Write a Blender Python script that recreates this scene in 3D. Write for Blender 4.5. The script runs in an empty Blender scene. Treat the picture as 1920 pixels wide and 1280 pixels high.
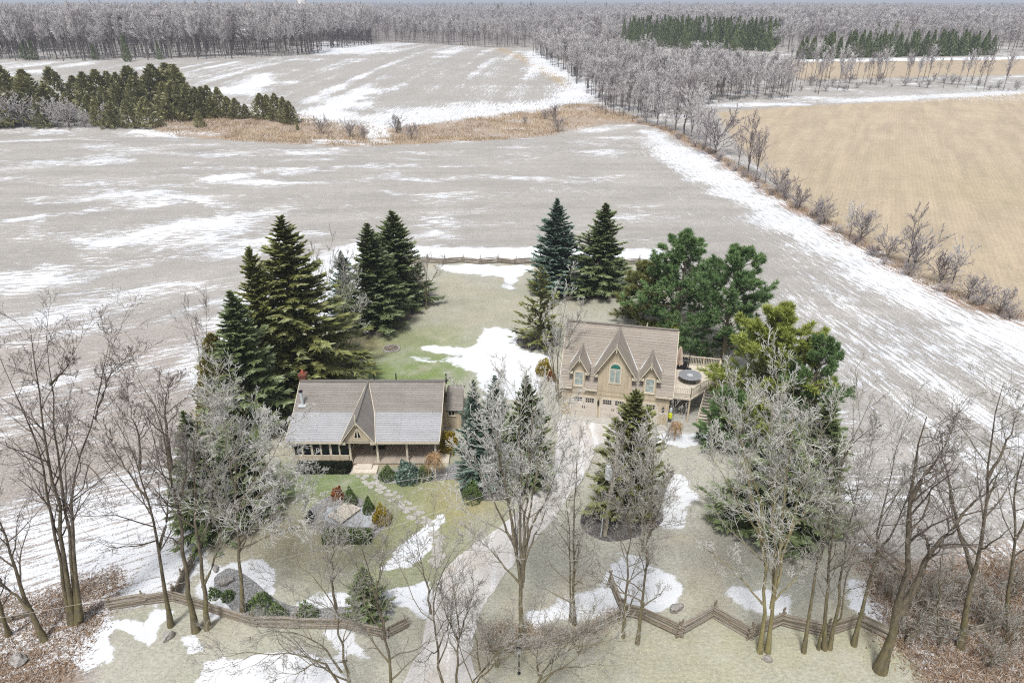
import bpy, bmesh, math, random
import numpy as np
from mathutils import Vector, Matrix

# ------------------------------------------------------------------ camera, sky, sun, exposure
scene = bpy.context.scene
COL = scene.collection
PITCH = math.atan(637/1290.0)
CAM_H = 37.0
FPX = 1290.0                       # focal length in photo pixels (1920 wide)
cam_d = bpy.data.cameras.new('camera'); cam = bpy.data.objects.new('camera', cam_d); COL.objects.link(cam)
cam.location = (0, 0, CAM_H); cam.rotation_euler = (math.pi/2-PITCH, 0, 0)
cam_d.sensor_width = 36; cam_d.lens = 36*FPX/1920; cam_d.clip_end = 30000; cam_d.clip_start = 0.5
scene.camera = cam

SUN_EL, SUN_AZ = math.radians(60), math.radians(195)    # azimuth clockwise from +Y
world = bpy.data.worlds.new('World'); scene.world = world; world.use_nodes = True
wn = world.node_tree; wn.nodes.clear()
w_out = wn.nodes.new('ShaderNodeOutputWorld'); w_bg = wn.nodes.new('ShaderNodeBackground')
w_sky = wn.nodes.new('ShaderNodeTexSky'); w_sky.sky_type = 'NISHITA'; w_sky.sun_disc = False
w_sky.sun_elevation = SUN_EL; w_sky.sun_rotation = SUN_AZ; w_sky.dust_density = 3.0; w_sky.air_density = 1.0
w_hs = wn.nodes.new('ShaderNodeHueSaturation'); w_hs.inputs['Saturation'].default_value = 0.30
wn.links.new(w_sky.outputs[0], w_hs.inputs['Color']); wn.links.new(w_hs.outputs[0], w_bg.inputs[0])
w_bg.inputs[1].default_value = 0.078; wn.links.new(w_bg.outputs[0], w_out.inputs[0])
sun_d = bpy.data.lights.new('sun', 'SUN'); sun = bpy.data.objects.new('sun', sun_d); COL.objects.link(sun)
sun_d.energy = 1.5; sun_d.angle = math.radians(10); sun_d.color = (1, .98, .945)
sun.rotation_euler = (math.pi/2-SUN_EL, 0, math.pi-SUN_AZ)
sun.location = (0, 0, 80)
scene.view_settings.view_transform = 'Standard'; scene.view_settings.look = 'None'
scene.view_settings.exposure = 0.98; scene.view_settings.gamma = 1.0
scene.cycles.use_denoising = False
scene.cycles.filter_width = 1.15
scene.cycles.max_bounces = 4; scene.cycles.diffuse_bounces = 2; scene.cycles.glossy_bounces = 2
scene.cycles.transparent_max_bounces = 4; scene.cycles.volume_bounces = 0

rng = np.random.default_rng(7)
R_ = random.Random(11)

# ------------------------------------------------------------------ terrain and survey helpers
_TY = [-200, 200, 240, 300, 380, 480, 700, 1100, 1700, 3000, 5000, 9000, 20000]
_TZ = [0, 0, .6, 3.2, 6.2, 7.6, 8.0, 9.5, 11.5, 14.5, 18, 14, 10]
def hgt(x, y):
    x = np.asarray(x, float); y = np.asarray(y, float)
    z = np.interp(y, _TY, _TZ)
    z = z - 1.3*np.exp(-((y-222)/11.)**2)*np.clip((40-x)/20, 0, 1)
    z = z + np.clip((y-260)/300, 0, 1)*2.0*np.sin(x*.011+1.3)*np.sin(y*.006)
    return z
_c, _s = math.cos(PITCH), math.sin(PITCH)
def ray(px, py):
    u = (px-960)/FPX; v = (640-py)/FPX
    return np.array([u, _c+v*_s, -_s+v*_c])
def at(px, py, z=None):
    """a point measured in the photograph -> the point of the land it lies on"""
    d = ray(px, py)
    if z is not None:
        t = (z-CAM_H)/d[2]; return np.array([d[0]*t, d[1]*t, z])
    lo, hi = 5.0, 60000.0
    ys = np.concatenate([np.arange(10, 300, 1.0), np.geomspace(300, 12000, 1500)])
    t = ys/d[1]; dz = CAM_H+d[2]*t-hgt(d[0]*t, ys)
    k = np.argmax(dz <= 0) if (dz <= 0).any() else len(ys)-1
    k = max(k, 1); a, b = dz[k-1], dz[k]
    f = a/(a-b) if a != b else 0
    y = ys[k-1]+(ys[k]-ys[k-1])*f; tt = y/d[1]
    return np.array([d[0]*tt, y, float(hgt(d[0]*tt, y))])
def at_depth(px, py, y):
    d = ray(px, py); t = y/d[1]; return np.array([d[0]*t, y, CAM_H+d[2]*t])
def poly(pts): return np.array([at(*p)[:2] for p in pts])
def height_of(base_px, top_py):
    b = at(*base_px); return at_depth(base_px[0], top_py, b[1])[2]-b[2]
def px_per_m(p): return FPX/(p[1]*_c-(p[2]-CAM_H)*_s)

def sd_poly(P, x, y):
    """signed distance to a closed polygon, positive inside"""
    P = np.asarray(P); n = len(P); d = np.full(x.shape, 1e18); ins = np.zeros(x.shape, bool)
    for i in range(n):
        a = P[i]; b = P[(i+1) % n]; ex, ey = b-a
        wx, wy = x-a[0], y-a[1]
        t = np.clip((wx*ex+wy*ey)/max(ex*ex+ey*ey, 1e-12), 0, 1)
        d = np.minimum(d, (wx-ex*t)**2+(wy-ey*t)**2)
        c1 = (a[1] <= y) != (b[1] <= y)
        with np.errstate(divide='ignore', invalid='ignore'):
            xi = a[0]+(y-a[1])*ex/(ey if ey != 0 else 1e-12)
        ins ^= c1 & (x < xi)
    d = np.sqrt(d); return np.where(ins, d, -d)
def sstep(a, b, v):
    t = np.clip((v-a)/(b-a), 0, 1); return t*t*(3-2*t)
def _hash(ix, iy, s):
    h = (ix.astype(np.int64)*374761393+iy.astype(np.int64)*668265263+s*1442695041) & 0xffffffff
    h = ((h ^ (h >> 13))*1274126177) & 0xffffffff
    return ((h ^ (h >> 16)) & 0xffff)/65535.0
def vnoise(x, y, s=0):
    ix = np.floor(x); iy = np.floor(y); fx = x-ix; fy = y-iy
    fx = fx*fx*(3-2*fx); fy = fy*fy*(3-2*fy)
    a = _hash(ix, iy, s); b = _hash(ix+1, iy, s); c = _hash(ix, iy+1, s); d = _hash(ix+1, iy+1, s)
    return (a*(1-fx)+b*fx)*(1-fy)+(c*(1-fx)+d*fx)*fy
def fbm(x, y, s=0, o=4):
    v = 0; a = .5; t = 0
    for k in range(o):
        v = v+a*vnoise(x*2**k+17*k, y*2**k-9*k, s+k); t += a; a *= .55
    return v/t

# ------------------------------------------------------------------ mesh and material helpers
def srgb(r, g, b, k=1.0):
    f = lambda c: (c/255/12.92 if c/255 <= .04045 else ((c/255+.055)/1.055)**2.4)*k
    return (f(r), f(g), f(b))
def mesh_np(name, V, F, attrs=None, uv=None, smooth=False):
    """V (n,3); F (m,3) or (m,4) int; attrs {name: per-vertex float or (n,3) colour}"""
    me = bpy.data.meshes.new(name); V = np.ascontiguousarray(V, np.float32); F = np.ascontiguousarray(F, np.int32)
    k = F.shape[1]
    me.vertices.add(len(V)); me.vertices.foreach_set('co', V.ravel())
    me.loops.add(F.size); me.loops.foreach_set('vertex_index', F.ravel())
    me.polygons.add(len(F)); me.polygons.foreach_set('loop_start', np.arange(0, F.size, k, dtype=np.int32))
    me.polygons.foreach_set('loop_total', np.full(len(F), k, np.int32))
    if smooth: me.polygons.foreach_set('use_smooth', np.ones(len(F), bool))
    for n, a in (attrs or {}).items():
        a = np.asarray(a, np.float32)
        if a.ndim == 1:
            me.attributes.new(n, 'FLOAT', 'POINT').data.foreach_set('value', a)
        else:
            c = np.ones((len(a), 4), np.float32); c[:, :3] = a
            me.attributes.new(n, 'FLOAT_COLOR', 'POINT').data.foreach_set('color', c.ravel())
    if uv is not None:
        l = me.uv_layers.new(name='UVMap'); l.data.foreach_set('uv', np.ascontiguousarray(uv, np.float32).ravel())
    me.update(); me.validate(); return me
def link(name, me, mat=None, parent=None, loc=None):
    o = bpy.data.objects.new(name, me); COL.objects.link(o)
    if mat is not None and not me.materials: me.materials.append(mat)
    if parent is not None: o.parent = parent
    if loc is not None: o.location = loc
    return o
def tag(o, label, cat, group=None):
    o['label'] = label; o['category'] = cat
    if group: o['group'] = group
    return o
def thing(name, label, cat, loc=(0, 0, 0), rz=0, group=None):
    o = bpy.data.objects.new(name, None); COL.objects.link(o); o.location = loc; o.rotation_euler = (0, 0, rz)
    o.empty_display_size = .3
    return tag(o, label, cat, group)
def structure(o): o['kind'] = 'structure'; return o
def stuff(o): o['kind'] = 'stuff'; return o

class MB:
    """collects boxes, prisms and quads; build() links them as one mesh"""
    def __init__(s): s.v = []; s.f = []
    def poly(s, pts, faces):
        b = len(s.v); s.v += [tuple(p) for p in pts]; s.f += [tuple(b+i for i in f) for f in faces]; return s
    def box(s, x0, x1, y0, y1, z0, z1):
        return s.poly([(x0,y0,z0),(x1,y0,z0),(x1,y1,z0),(x0,y1,z0),(x0,y0,z1),(x1,y0,z1),(x1,y1,z1),(x0,y1,z1)],
                      [(0,3,2,1),(4,5,6,7),(0,1,5,4),(1,2,6,5),(2,3,7,6),(3,0,4,7)])
    def bar(s, a, b, w, h, up=(0, 0, 1)):
        a = Vector(a); b = Vector(b); d = (b-a).normalized(); u = Vector(up)
        sd = d.cross(u); sd = sd.normalized() if sd.length > 1e-5 else Vector((1, 0, 0)); u = sd.cross(d)
        p = []
        for e in (a, b):
            for i, j in ((-1,-1),(1,-1),(1,1),(-1,1)): p.append(e+sd*(i*w/2)+u*(j*h/2))
        return s.poly(p, [(0,1,2,3),(7,6,5,4),(0,4,5,1),(1,5,6,2),(2,6,7,3),(3,7,4,0)])
    def extrude(s, outline, d):
        """outline: 3-D points of a planar polygon, extruded by vector d"""
        n = len(outline); d = Vector(d); o = [Vector(p) for p in outline]
        return s.poly(o+[p+d for p in o], [tuple(range(n)), tuple(range(2*n-1, n-1, -1))]+[(i, i+n, (i+1) % n+n, (i+1) % n) for i in range(n)])
    def tube(s, pts, rad, n=8, cap=True):
        rings = []; b = len(s.v); pts = [Vector(p) for p in pts]
        for i, p in enumerate(pts):
            d = (pts[min(i+1, len(pts)-1)]-pts[max(i-1, 0)]).normalized()
            a = d.cross(Vector((0, 0, 1)) if abs(d.z) < .9 else Vector((1, 0, 0))).normalized(); c = d.cross(a)
            r = rad[i] if isinstance(rad, (list, tuple)) else rad
            for k in range(n):
                t = 2*math.pi*k/n; s.v.append(tuple(p+a*(r*math.cos(t))+c*(r*math.sin(t))))
        for i in range(len(pts)-1):
            for k in range(n):
                s.f.append((b+i*n+k, b+i*n+(k+1) % n, b+(i+1)*n+(k+1) % n, b+(i+1)*n+k))
        if cap:
            s.f.append(tuple(b+k for k in range(n))[::-1]); s.f.append(tuple(b+(len(pts)-1)*n+k for k in range(n)))
        return s
    def mesh(s, name):
        me = bpy.data.meshes.new(name); me.from_pydata(s.v, [], s.f); me.update()
        bm = bmesh.new(); bm.from_mesh(me); bmesh.ops.recalc_face_normals(bm, faces=bm.faces); bm.to_mesh(me); bm.free()
        return me
    def build(s, name, mat, parent=None, loc=None): return link(name, s.mesh(name), mat, parent, loc)

class NT:
    def __init__(s, name):
        s.m = bpy.data.materials.new(name); s.m.use_nodes = True; s.t = s.m.node_tree; s.t.nodes.clear()
        s.out = s.n('ShaderNodeOutputMaterial'); s.b = s.n('ShaderNodeBsdfPrincipled')
        s.b.inputs['Roughness'].default_value = .85; s.b.inputs['Specular IOR Level'].default_value = .25
        s.l(s.b.outputs[0], s.out.inputs[0])
    def n(s, t): return s.t.nodes.new(t)
    def l(s, a, b): s.t.links.new(a, b)
    def attr(s, name):
        a = s.n('ShaderNodeAttribute'); a.attribute_name = name; return a
    def set(s, sock, v):
        if isinstance(v, bpy.types.NodeSocket): s.l(v, sock)
        elif isinstance(v, (tuple, list)) and len(v) == 3 and sock.type == 'RGBA': sock.default_value = (*v, 1)
        else: sock.default_value = v
    def math(s, op, a, b=0.0, c=None, clamp=False):
        m = s.n('ShaderNodeMath'); m.operation = op; m.use_clamp = clamp
        s.set(m.inputs[0], a); s.set(m.inputs[1], b)
        if c is not None: s.set(m.inputs[2], c)
        return m.outputs[0]
    def mix(s, f, a, b, bt='MIX'):
        m = s.n('ShaderNodeMix'); m.data_type = 'RGBA'; m.blend_type = bt
        s.set(m.inputs[0], f); s.set(m.inputs[6], a); s.set(m.inputs[7], b); return m.outputs[2]
    def ramp(s, v, a, b, lo=0.0, hi=1.0):
        m = s.n('ShaderNodeMapRange'); m.interpolation_type = 'SMOOTHSTEP'
        s.set(m.inputs[0], v); s.set(m.inputs[1], a); s.set(m.inputs[2], b); s.set(m.inputs[3], lo); s.set(m.inputs[4], hi); return m.outputs[0]
    def coord(s, kind='Object', scale=None):
        t = s.n('ShaderNodeTexCoord'); o = t.outputs[kind]
        if scale is not None:
            mp = s.n('ShaderNodeMapping'); mp.inputs['Scale'].default_value = scale; s.l(o, mp.inputs[0]); o = mp.outputs[0]
        return o
    def noise(s, co, scale, detail=3, rough=.55):
        m = s.n('ShaderNodeTexNoise'); s.l(co, m.inputs['Vector']); m.inputs['Scale'].default_value = scale
        m.inputs['Detail'].default_value = detail; m.inputs['Roughness'].default_value = rough; return m.outputs[0]
    def bump(s, h, strength=.4, dist=.05):
        b = s.n('ShaderNodeBump'); b.inputs['Strength'].default_value = strength; b.inputs['Distance'].default_value = dist
        s.l(h, b.inputs['Height']); s.l(b.outputs[0], s.b.inputs['Normal'])
    def color(s, c): s.set(s.b.inputs['Base Color'], c); return s.m

SNOW = (.80, .815, .84)
def mat_plain(name, col, var=.18, scale=3.0, rough=.8, stretch=(1, 1, 1), spec=.25, frost=0.0):
    t = NT(name); co = t.coord('Object', stretch)
    n = t.noise(co, scale, 4, .6)
    c = t.mix(t.ramp(n, .25, .75), tuple(x*(1-var) for x in col), tuple(min(1, x*(1+var)) for x in col))
    if frost:
        n2 = t.noise(t.coord('Object'), 9, 3, .7)
        g = t.n('ShaderNodeNewGeometry'); sp = t.n('ShaderNodeSeparateXYZ'); t.l(g.outputs['Normal'], sp.inputs[0])
        f = t.math('MULTIPLY', t.ramp(n2, .45, .62), t.ramp(sp.outputs[2], .2, .8, 0, frost))
        c = t.mix(f, c, SNOW)
    t.b.inputs['Roughness'].default_value = rough; t.b.inputs['Specular IOR Level'].default_value = spec
    return t.color(c)

def mat_ground():
    t = NT('ground_cover'); co = t.coord('Object')
    tint = t.attr('tint').outputs['Color']; sn = t.attr('snow').outputs['Fac']; sp = t.attr('speck').outputs['Fac']
    dirt = t.n('ShaderNodeMapping'); dirt.inputs['Scale'].default_value = (1, 1.7, 1); t.l(co, dirt.inputs[0])
    fine = t.noise(dirt.outputs[0], 3.2, 5, .72); mid = t.noise(co, .55, 4, .6); big = t.noise(co, .09, 3, .55)
    k = t.math('MULTIPLY_ADD', t.math('SUBTRACT', fine, .5), t.math('MULTIPLY_ADD', sp, 1.5, .8), 1.0)
    k = t.math('MULTIPLY_ADD', t.math('SUBTRACT', mid, .5), .45, k)
    k = t.math('MULTIPLY_ADD', t.math('SUBTRACT', big, .5), .35, k)
    vm = t.n('ShaderNodeVectorMath'); vm.operation = 'SCALE'; t.l(tint, vm.inputs[0]); t.l(k, vm.inputs['Scale'])
    fz = t.noise(co, 7.0, 3, .7)
    # hoar frost specks
    fr = t.math('MULTIPLY', t.ramp(fz, .52, .68), t.math('MULTIPLY', sp, .75))
    c = t.mix(fr, vm.outputs[0], (.66, .66, .67))
    cb = t.n('ShaderNodeCombineXYZ'); t.l(t.math('MULTIPLY', t.attr('along').outputs['Fac'], .42), cb.inputs[0]); t.l(t.math('MULTIPLY', t.attr('row').outputs['Fac'], 2.3), cb.inputs[1])
    fieldy = t.ramp(sp, .45, .6); nz = t.mix(fieldy, t.noise(dirt.outputs[0], 1.1, 6, .68), t.noise(cb.outputs[0], .9, 6, .68))
    e = t.math('ADD', sn, t.math('MULTIPLY', t.math('SUBTRACT', nz, .5), t.math('MULTIPLY_ADD', sp, .70, .35)))
    e = t.math('ADD', e, t.math('MULTIPLY', t.math('SUBTRACT', fz, .5), t.math('MULTIPLY_ADD', sp, .45, .12)))
    rw = t.math('SINE', t.math('MULTIPLY_ADD', t.math('SUBTRACT', mid, .5), 9.0, t.math('MULTIPLY', t.attr('row').outputs['Fac'], 7.4)))
    ra = t.math('MULTIPLY', t.math('MAXIMUM', t.math('SUBTRACT', sp, .45), 0.0), rw)
    e = t.math('MULTIPLY_ADD', ra, .05, e)
    c = t.mix(t.math('MULTIPLY_ADD', ra, .26, .16, clamp=True), c, tuple(x*.6 for x in (.36, .33, .29)))
    e = t.math('MULTIPLY_ADD', t.math('SUBTRACT', t.noise(co, 19, 2, .6), .5), .28, e)
    m = t.ramp(e, t.math('MULTIPLY_ADD', fieldy, .025, .445), t.math('MULTIPLY_ADD', fieldy, -.04, .60), 0, .96)
    sc = t.mix(t.ramp(big, .3, .7), (.66, .685, .725), (.78, .79, .81))
    c = t.mix(m, c, sc)
    h = t.math('ADD', t.math('MULTIPLY', fine, .6), t.math('MULTIPLY', m, .35))
    t.bump(h, .55, .10)
    return t.color(c)

def mat_bark(name, bark, twig, frost, moss=0.0):
    """lev: 0 trunk .. 1 twig tip; hoar frost settles on twigs and upper sides"""
    t = NT(name); co = t.coord('Object'); lev = t.attr('lev').outputs['Fac']
    mp = t.n('ShaderNodeMapping'); mp.inputs['Scale'].default_value = (1, 1, .25); t.l(co, mp.inputs[0])
    n = t.noise(mp.outputs[0], 6, 4, .65)
    c = t.mix(t.ramp(n, .25, .75), tuple(x*.42 for x in bark), tuple(x*1.7 for x in bark))
    if moss:
        sx = t.n('ShaderNodeSeparateXYZ'); t.l(co, sx.inputs[0])
        mm = t.math('MULTIPLY', t.ramp(sx.outputs[2], .3, 8.0, moss, 0.0), t.ramp(t.noise(co, 1.3, 3, .6), .35, .6, .3, 1))
        c = t.mix(mm, c, (.20, .175, .06))
    c = t.mix(t.ramp(lev, .25, .8), c, twig)
    g = t.n('ShaderNodeNewGeometry'); sp = t.n('ShaderNodeSeparateXYZ'); t.l(g.outputs['Normal'], sp.inputs[0])
    f = t.math('MULTIPLY', t.ramp(lev, .3, .95, .06, 1), frost)
    f = t.math('MULTIPLY', f, t.ramp(sp.outputs[2], -.7, .6, .35, 1.0), clamp=True)
    f = t.math('MULTIPLY', f, t.ramp(t.noise(co, 2.2, 2, .6), .3, .6, .55, 1.0))
    if 'far' in name:
        oi = t.n('ShaderNodeObjectInfo'); rn = oi.outputs['Random']; f = t.math('MULTIPLY', f, t.ramp(rn, .0, .8, .35, 1.0)); c = t.mix(t.ramp(rn, .55, 1.0, 0, .5), c, (.10, .075, .085))
    c = t.mix(f, c, (.69, .685, .655) if 'far' not in name else (.71, .69, .695))
    t.bump(n, .3, .03)
    return t.color(c)

def mat_needle(name, dark, light, frost=.15, frostcol=(.55, .58, .54)):
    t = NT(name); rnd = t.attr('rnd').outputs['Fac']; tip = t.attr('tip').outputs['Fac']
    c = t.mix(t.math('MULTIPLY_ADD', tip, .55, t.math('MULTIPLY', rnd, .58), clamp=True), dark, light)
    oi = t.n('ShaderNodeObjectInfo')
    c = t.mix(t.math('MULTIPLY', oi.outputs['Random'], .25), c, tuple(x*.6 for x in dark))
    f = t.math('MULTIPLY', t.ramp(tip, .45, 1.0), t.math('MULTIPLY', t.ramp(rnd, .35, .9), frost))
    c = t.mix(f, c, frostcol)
    t.b.inputs['Roughness'].default_value = .7
    return t.color(c)
def mat_rnd(name, stops, rough=.85):
    t = NT(name); rnd = t.attr('rnd').outputs['Fac']; r = t.n('ShaderNodeValToRGB'); t.l(rnd, r.inputs[0])
    e = r.color_ramp.elements
    while len(e) < len(stops): e.new(.5)
    for i, cc in enumerate(stops): e[i].position = i/(len(stops)-1); e[i].color = (*cc, 1)
    t.b.inputs['Roughness'].default_value = rough
    return t.color(r.outputs[0])

def mat_shingle(name, a, b, frost=.0):
    t = NT(name); uv = t.coord('UV')
    br = t.n('ShaderNodeTexBrick'); t.l(uv, br.inputs['Vector']); br.inputs['Scale'].default_value = 1
    br.inputs['Brick Width'].default_value = 5.0; br.inputs['Row Height'].default_value = .25; br.inputs['Mortar Size'].default_value = .022
    br.inputs['Color1'].default_value = (*a, 1); br.inputs['Color2'].default_value = (*b, 1)
    br.inputs['Mortar'].default_value = (*[x*.35 for x in a], 1); br.inputs['Bias'].default_value = 0
    n = t.noise(uv, .8, 4, .6); n2 = t.noise(uv, 9, 4, .7)
    c = t.mix(.75, br.outputs[0], t.mix(t.ramp(n2, .3, .7), tuple(x*.55 for x in a), tuple(x*1.5 for x in b)), 'MIX')
    c = t.mix(.55, br.outputs[0], c)
    f = t.math('MULTIPLY', t.ramp(t.math('MULTIPLY_ADD', n, .5, t.math('MULTIPLY', n2, .5)), .32, .62), frost)
    c = t.mix(f, c, (.62, .64, .68))
    t.bump(n2, .3, .02)
    return t.color(c)

# palette (base colours)
M = {}
M['ground'] = mat_ground()
M['siding'] = mat_plain('tan_board_siding', (.49, .415, .305), .16, 2.5, .8, (1, 1, .15))
M['trim'] = mat_plain('cream_trim', (.60, .54, .43), .08, 3)
M['door'] = mat_plain('garage_door_paint', (.57, .515, .455), .05, 2)
M['shingle_main'] = mat_shingle('weathered_shingle', (.255, .228, .198), (.19, .168, .145), .12)
M['shingle_frost'] = mat_shingle('frosted_shingle', (.37, .37, .38), (.30, .30, .31), .2)
M['shingle_garage'] = mat_shingle('brown_shingle', (.355, .31, .255), (.26, .222, .185), .08)
M['deck'] = mat_plain('grey_deck_board', (.42, .36, .30), .18, 2.2, .8, (1, .2, 1))
M['glass'] = mat_plain('dark_glass', (.012, .015, .016), .2, 2, .15, spec=.3)
M['glass_green'] = mat_plain('green_glass', (.03, .16, .13), .2, 2, .1, spec=.6)
M['glass_pale'] = mat_plain('curtained_glass', (.33, .38, .36), .3, 2.5, .15, spec=.6)
M['black'] = mat_plain('black_metal', (.018, .018, .02), .2, 5, .5)
M['metal'] = mat_plain('galvanised_metal', (.50, .53, .54), .1, 5, .45, frost=.3)
M['slate'] = mat_plain('grey_table_top', (.28, .29, .31), .15, 6, .35, spec=.5)
M['brick'] = mat_plain('red_chimney_brick', (.17, .07, .048), .3, 9)
M['clay'] = mat_plain('orange_clay_pot', (.40, .11, .06), .12, 5)
M['canvas'] = mat_plain('beige_canvas', (.55, .45, .37), .12, 4)
M['rail'] = mat_plain('weathered_rail', (.20, .165, .12), .5, 4, .9, (.3, 3, 3), frost=.3)
M['pole'] = mat_plain('weathered_pole_wood', (.30, .26, .19), .25, 5, .9, (1, 1, .2))
M['rock'] = mat_plain('grey_field_stone', (.26, .24, .215), .4, 3.2, .9, frost=.35)
M['flag'] = mat_plain('pale_flagstone', (.40, .385, .345), .2, 2.6, .9, frost=.12)
M['ice'] = mat_plain('pond_ice', (.44, .46, .49), .12, 1.2, .25, spec=.5, frost=.25)
M['plank'] = mat_plain('bridge_plank', (.64, .57, .475), .12, 2.5, .8, frost=.2)
M['gravel'] = None
M['mulch'] = mat_plain('dark_mulch', (.085, .075, .07), .45, 6, .95, frost=.16)
M['rockbed'] = mat_plain('grey_stone_mulch', (.19, .185, .18), .4, 6, .95, frost=.35)
M['mulchbrown'] = mat_plain('needle_litter_mulch', (.15, .125, .10), .4, 6, .95, frost=.08)
M['wire'] = mat_plain('frosted_wire', (.60, .58, .54), .1, 3)
M['lime'] = mat_plain('lime_yellow_cloth', (.55, .62, .03), .1, 3)
M['bark'] = mat_bark('bark_dark', (.105, .086, .062), (.115, .088, .075), .16, .45)
M['bark_semi'] = mat_bark('bark_semi_frosted', (.12, .098, .066), (.19, .168, .128), .45, .55)
M['bark_frost'] = mat_bark('bark_frosted', (.135, .112, .074), (.34, .318, .262), 1.0, .6)
M['bark_yellow'] = mat_bark('bark_mossy_frosted', (.22, .185, .095), (.32, .30, .235), .9, .9)
M['bark_far'] = mat_bark('bark_far_frosted', (.12, .102, .10), (.52, .485, .48), 1.0)
M['bark_far_dark'] = mat_bark('bark_far_bare', (.10, .08, .075), (.20, .16, .165), .6)
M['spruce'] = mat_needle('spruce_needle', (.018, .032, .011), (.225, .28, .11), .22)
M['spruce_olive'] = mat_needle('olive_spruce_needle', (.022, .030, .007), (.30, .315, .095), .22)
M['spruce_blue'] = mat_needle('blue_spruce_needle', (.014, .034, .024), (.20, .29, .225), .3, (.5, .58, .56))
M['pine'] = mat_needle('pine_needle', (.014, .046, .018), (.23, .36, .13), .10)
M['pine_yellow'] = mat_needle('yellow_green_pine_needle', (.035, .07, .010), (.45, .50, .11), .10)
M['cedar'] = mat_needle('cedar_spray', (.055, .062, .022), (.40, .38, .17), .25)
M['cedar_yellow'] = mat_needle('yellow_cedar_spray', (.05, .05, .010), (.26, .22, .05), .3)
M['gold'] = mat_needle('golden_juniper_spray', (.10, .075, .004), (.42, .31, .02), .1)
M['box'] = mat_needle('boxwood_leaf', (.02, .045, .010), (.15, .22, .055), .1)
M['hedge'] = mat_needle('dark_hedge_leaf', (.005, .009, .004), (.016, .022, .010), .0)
M['rust'] = mat_rnd('rust_twigs', [(.13, .04, .012), (.30, .11, .04), (.42, .22, .10)])
M['drygrass'] = mat_rnd('dry_grass', [(.22, .135, .07), (.38, .265, .155), (.48, .39, .275), (.62, .57, .50)])
M['straw'] = mat_rnd('straw_twigs', [(.26, .13, .05), (.46, .28, .13), (.58, .42, .26)])
M['turf'] = mat_rnd('winter_turf', [(.20, .225, .10), (.33, .325, .20), (.43, .40, .29), (.55, .52, .42)])
M['litter'] = mat_rnd('leaf_litter', [(.13, .075, .04), (.27, .165, .095), (.38, .285, .20), (.64, .61, .58)])
M['towerwhite'] = mat_plain('white_tank_paint', (.78, .79, .80), .04, 1)

# ------------------------------------------------------------------ land
LAWN = poly([(760,488),(1000,491),(1235,494),(1300,540),(1420,640),(1530,800),(1575,960),(1660,1192),(1700,1200),(1780,1320),(1500,1500),(960,1600),(300,1500),(170,1310),(215,1150),(330,1120),(385,1060),(385,960),(395,800),(420,700),(560,620),(600,600),(640,540),(690,490)])
TANF = poly([(1345,210),(1480,200),(1700,190),(1920,172),(2300,160),(2600,600),(1960,612),(1880,580),(1780,545),(1650,475),(1540,410),(1460,345),(1410,300),(1370,255)])
TANB = poly([(1470,128),(1490,112),(1920,107),(2300,104),(2300,128),(1920,140),(1500,150)])
FARF = poly([(-500,128),(40,116),(580,106),(600,84),(640,74),(830,84),(980,93),(1030,118),(1075,150),(1112,180),(1100,192),(1000,208),(860,226),(740,240),(640,236),(560,214),(440,190),(200,160),(-500,160)])
DITCH = poly([(270,244),(300,222),(440,218),(560,214),(640,234),(740,240),(860,226),(1000,208),(1100,192),(1125,200),(1200,222),(1190,230),(1050,246),(900,264),(700,274),(560,272),(420,262)])
NEARF_FAR = DITCH
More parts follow.
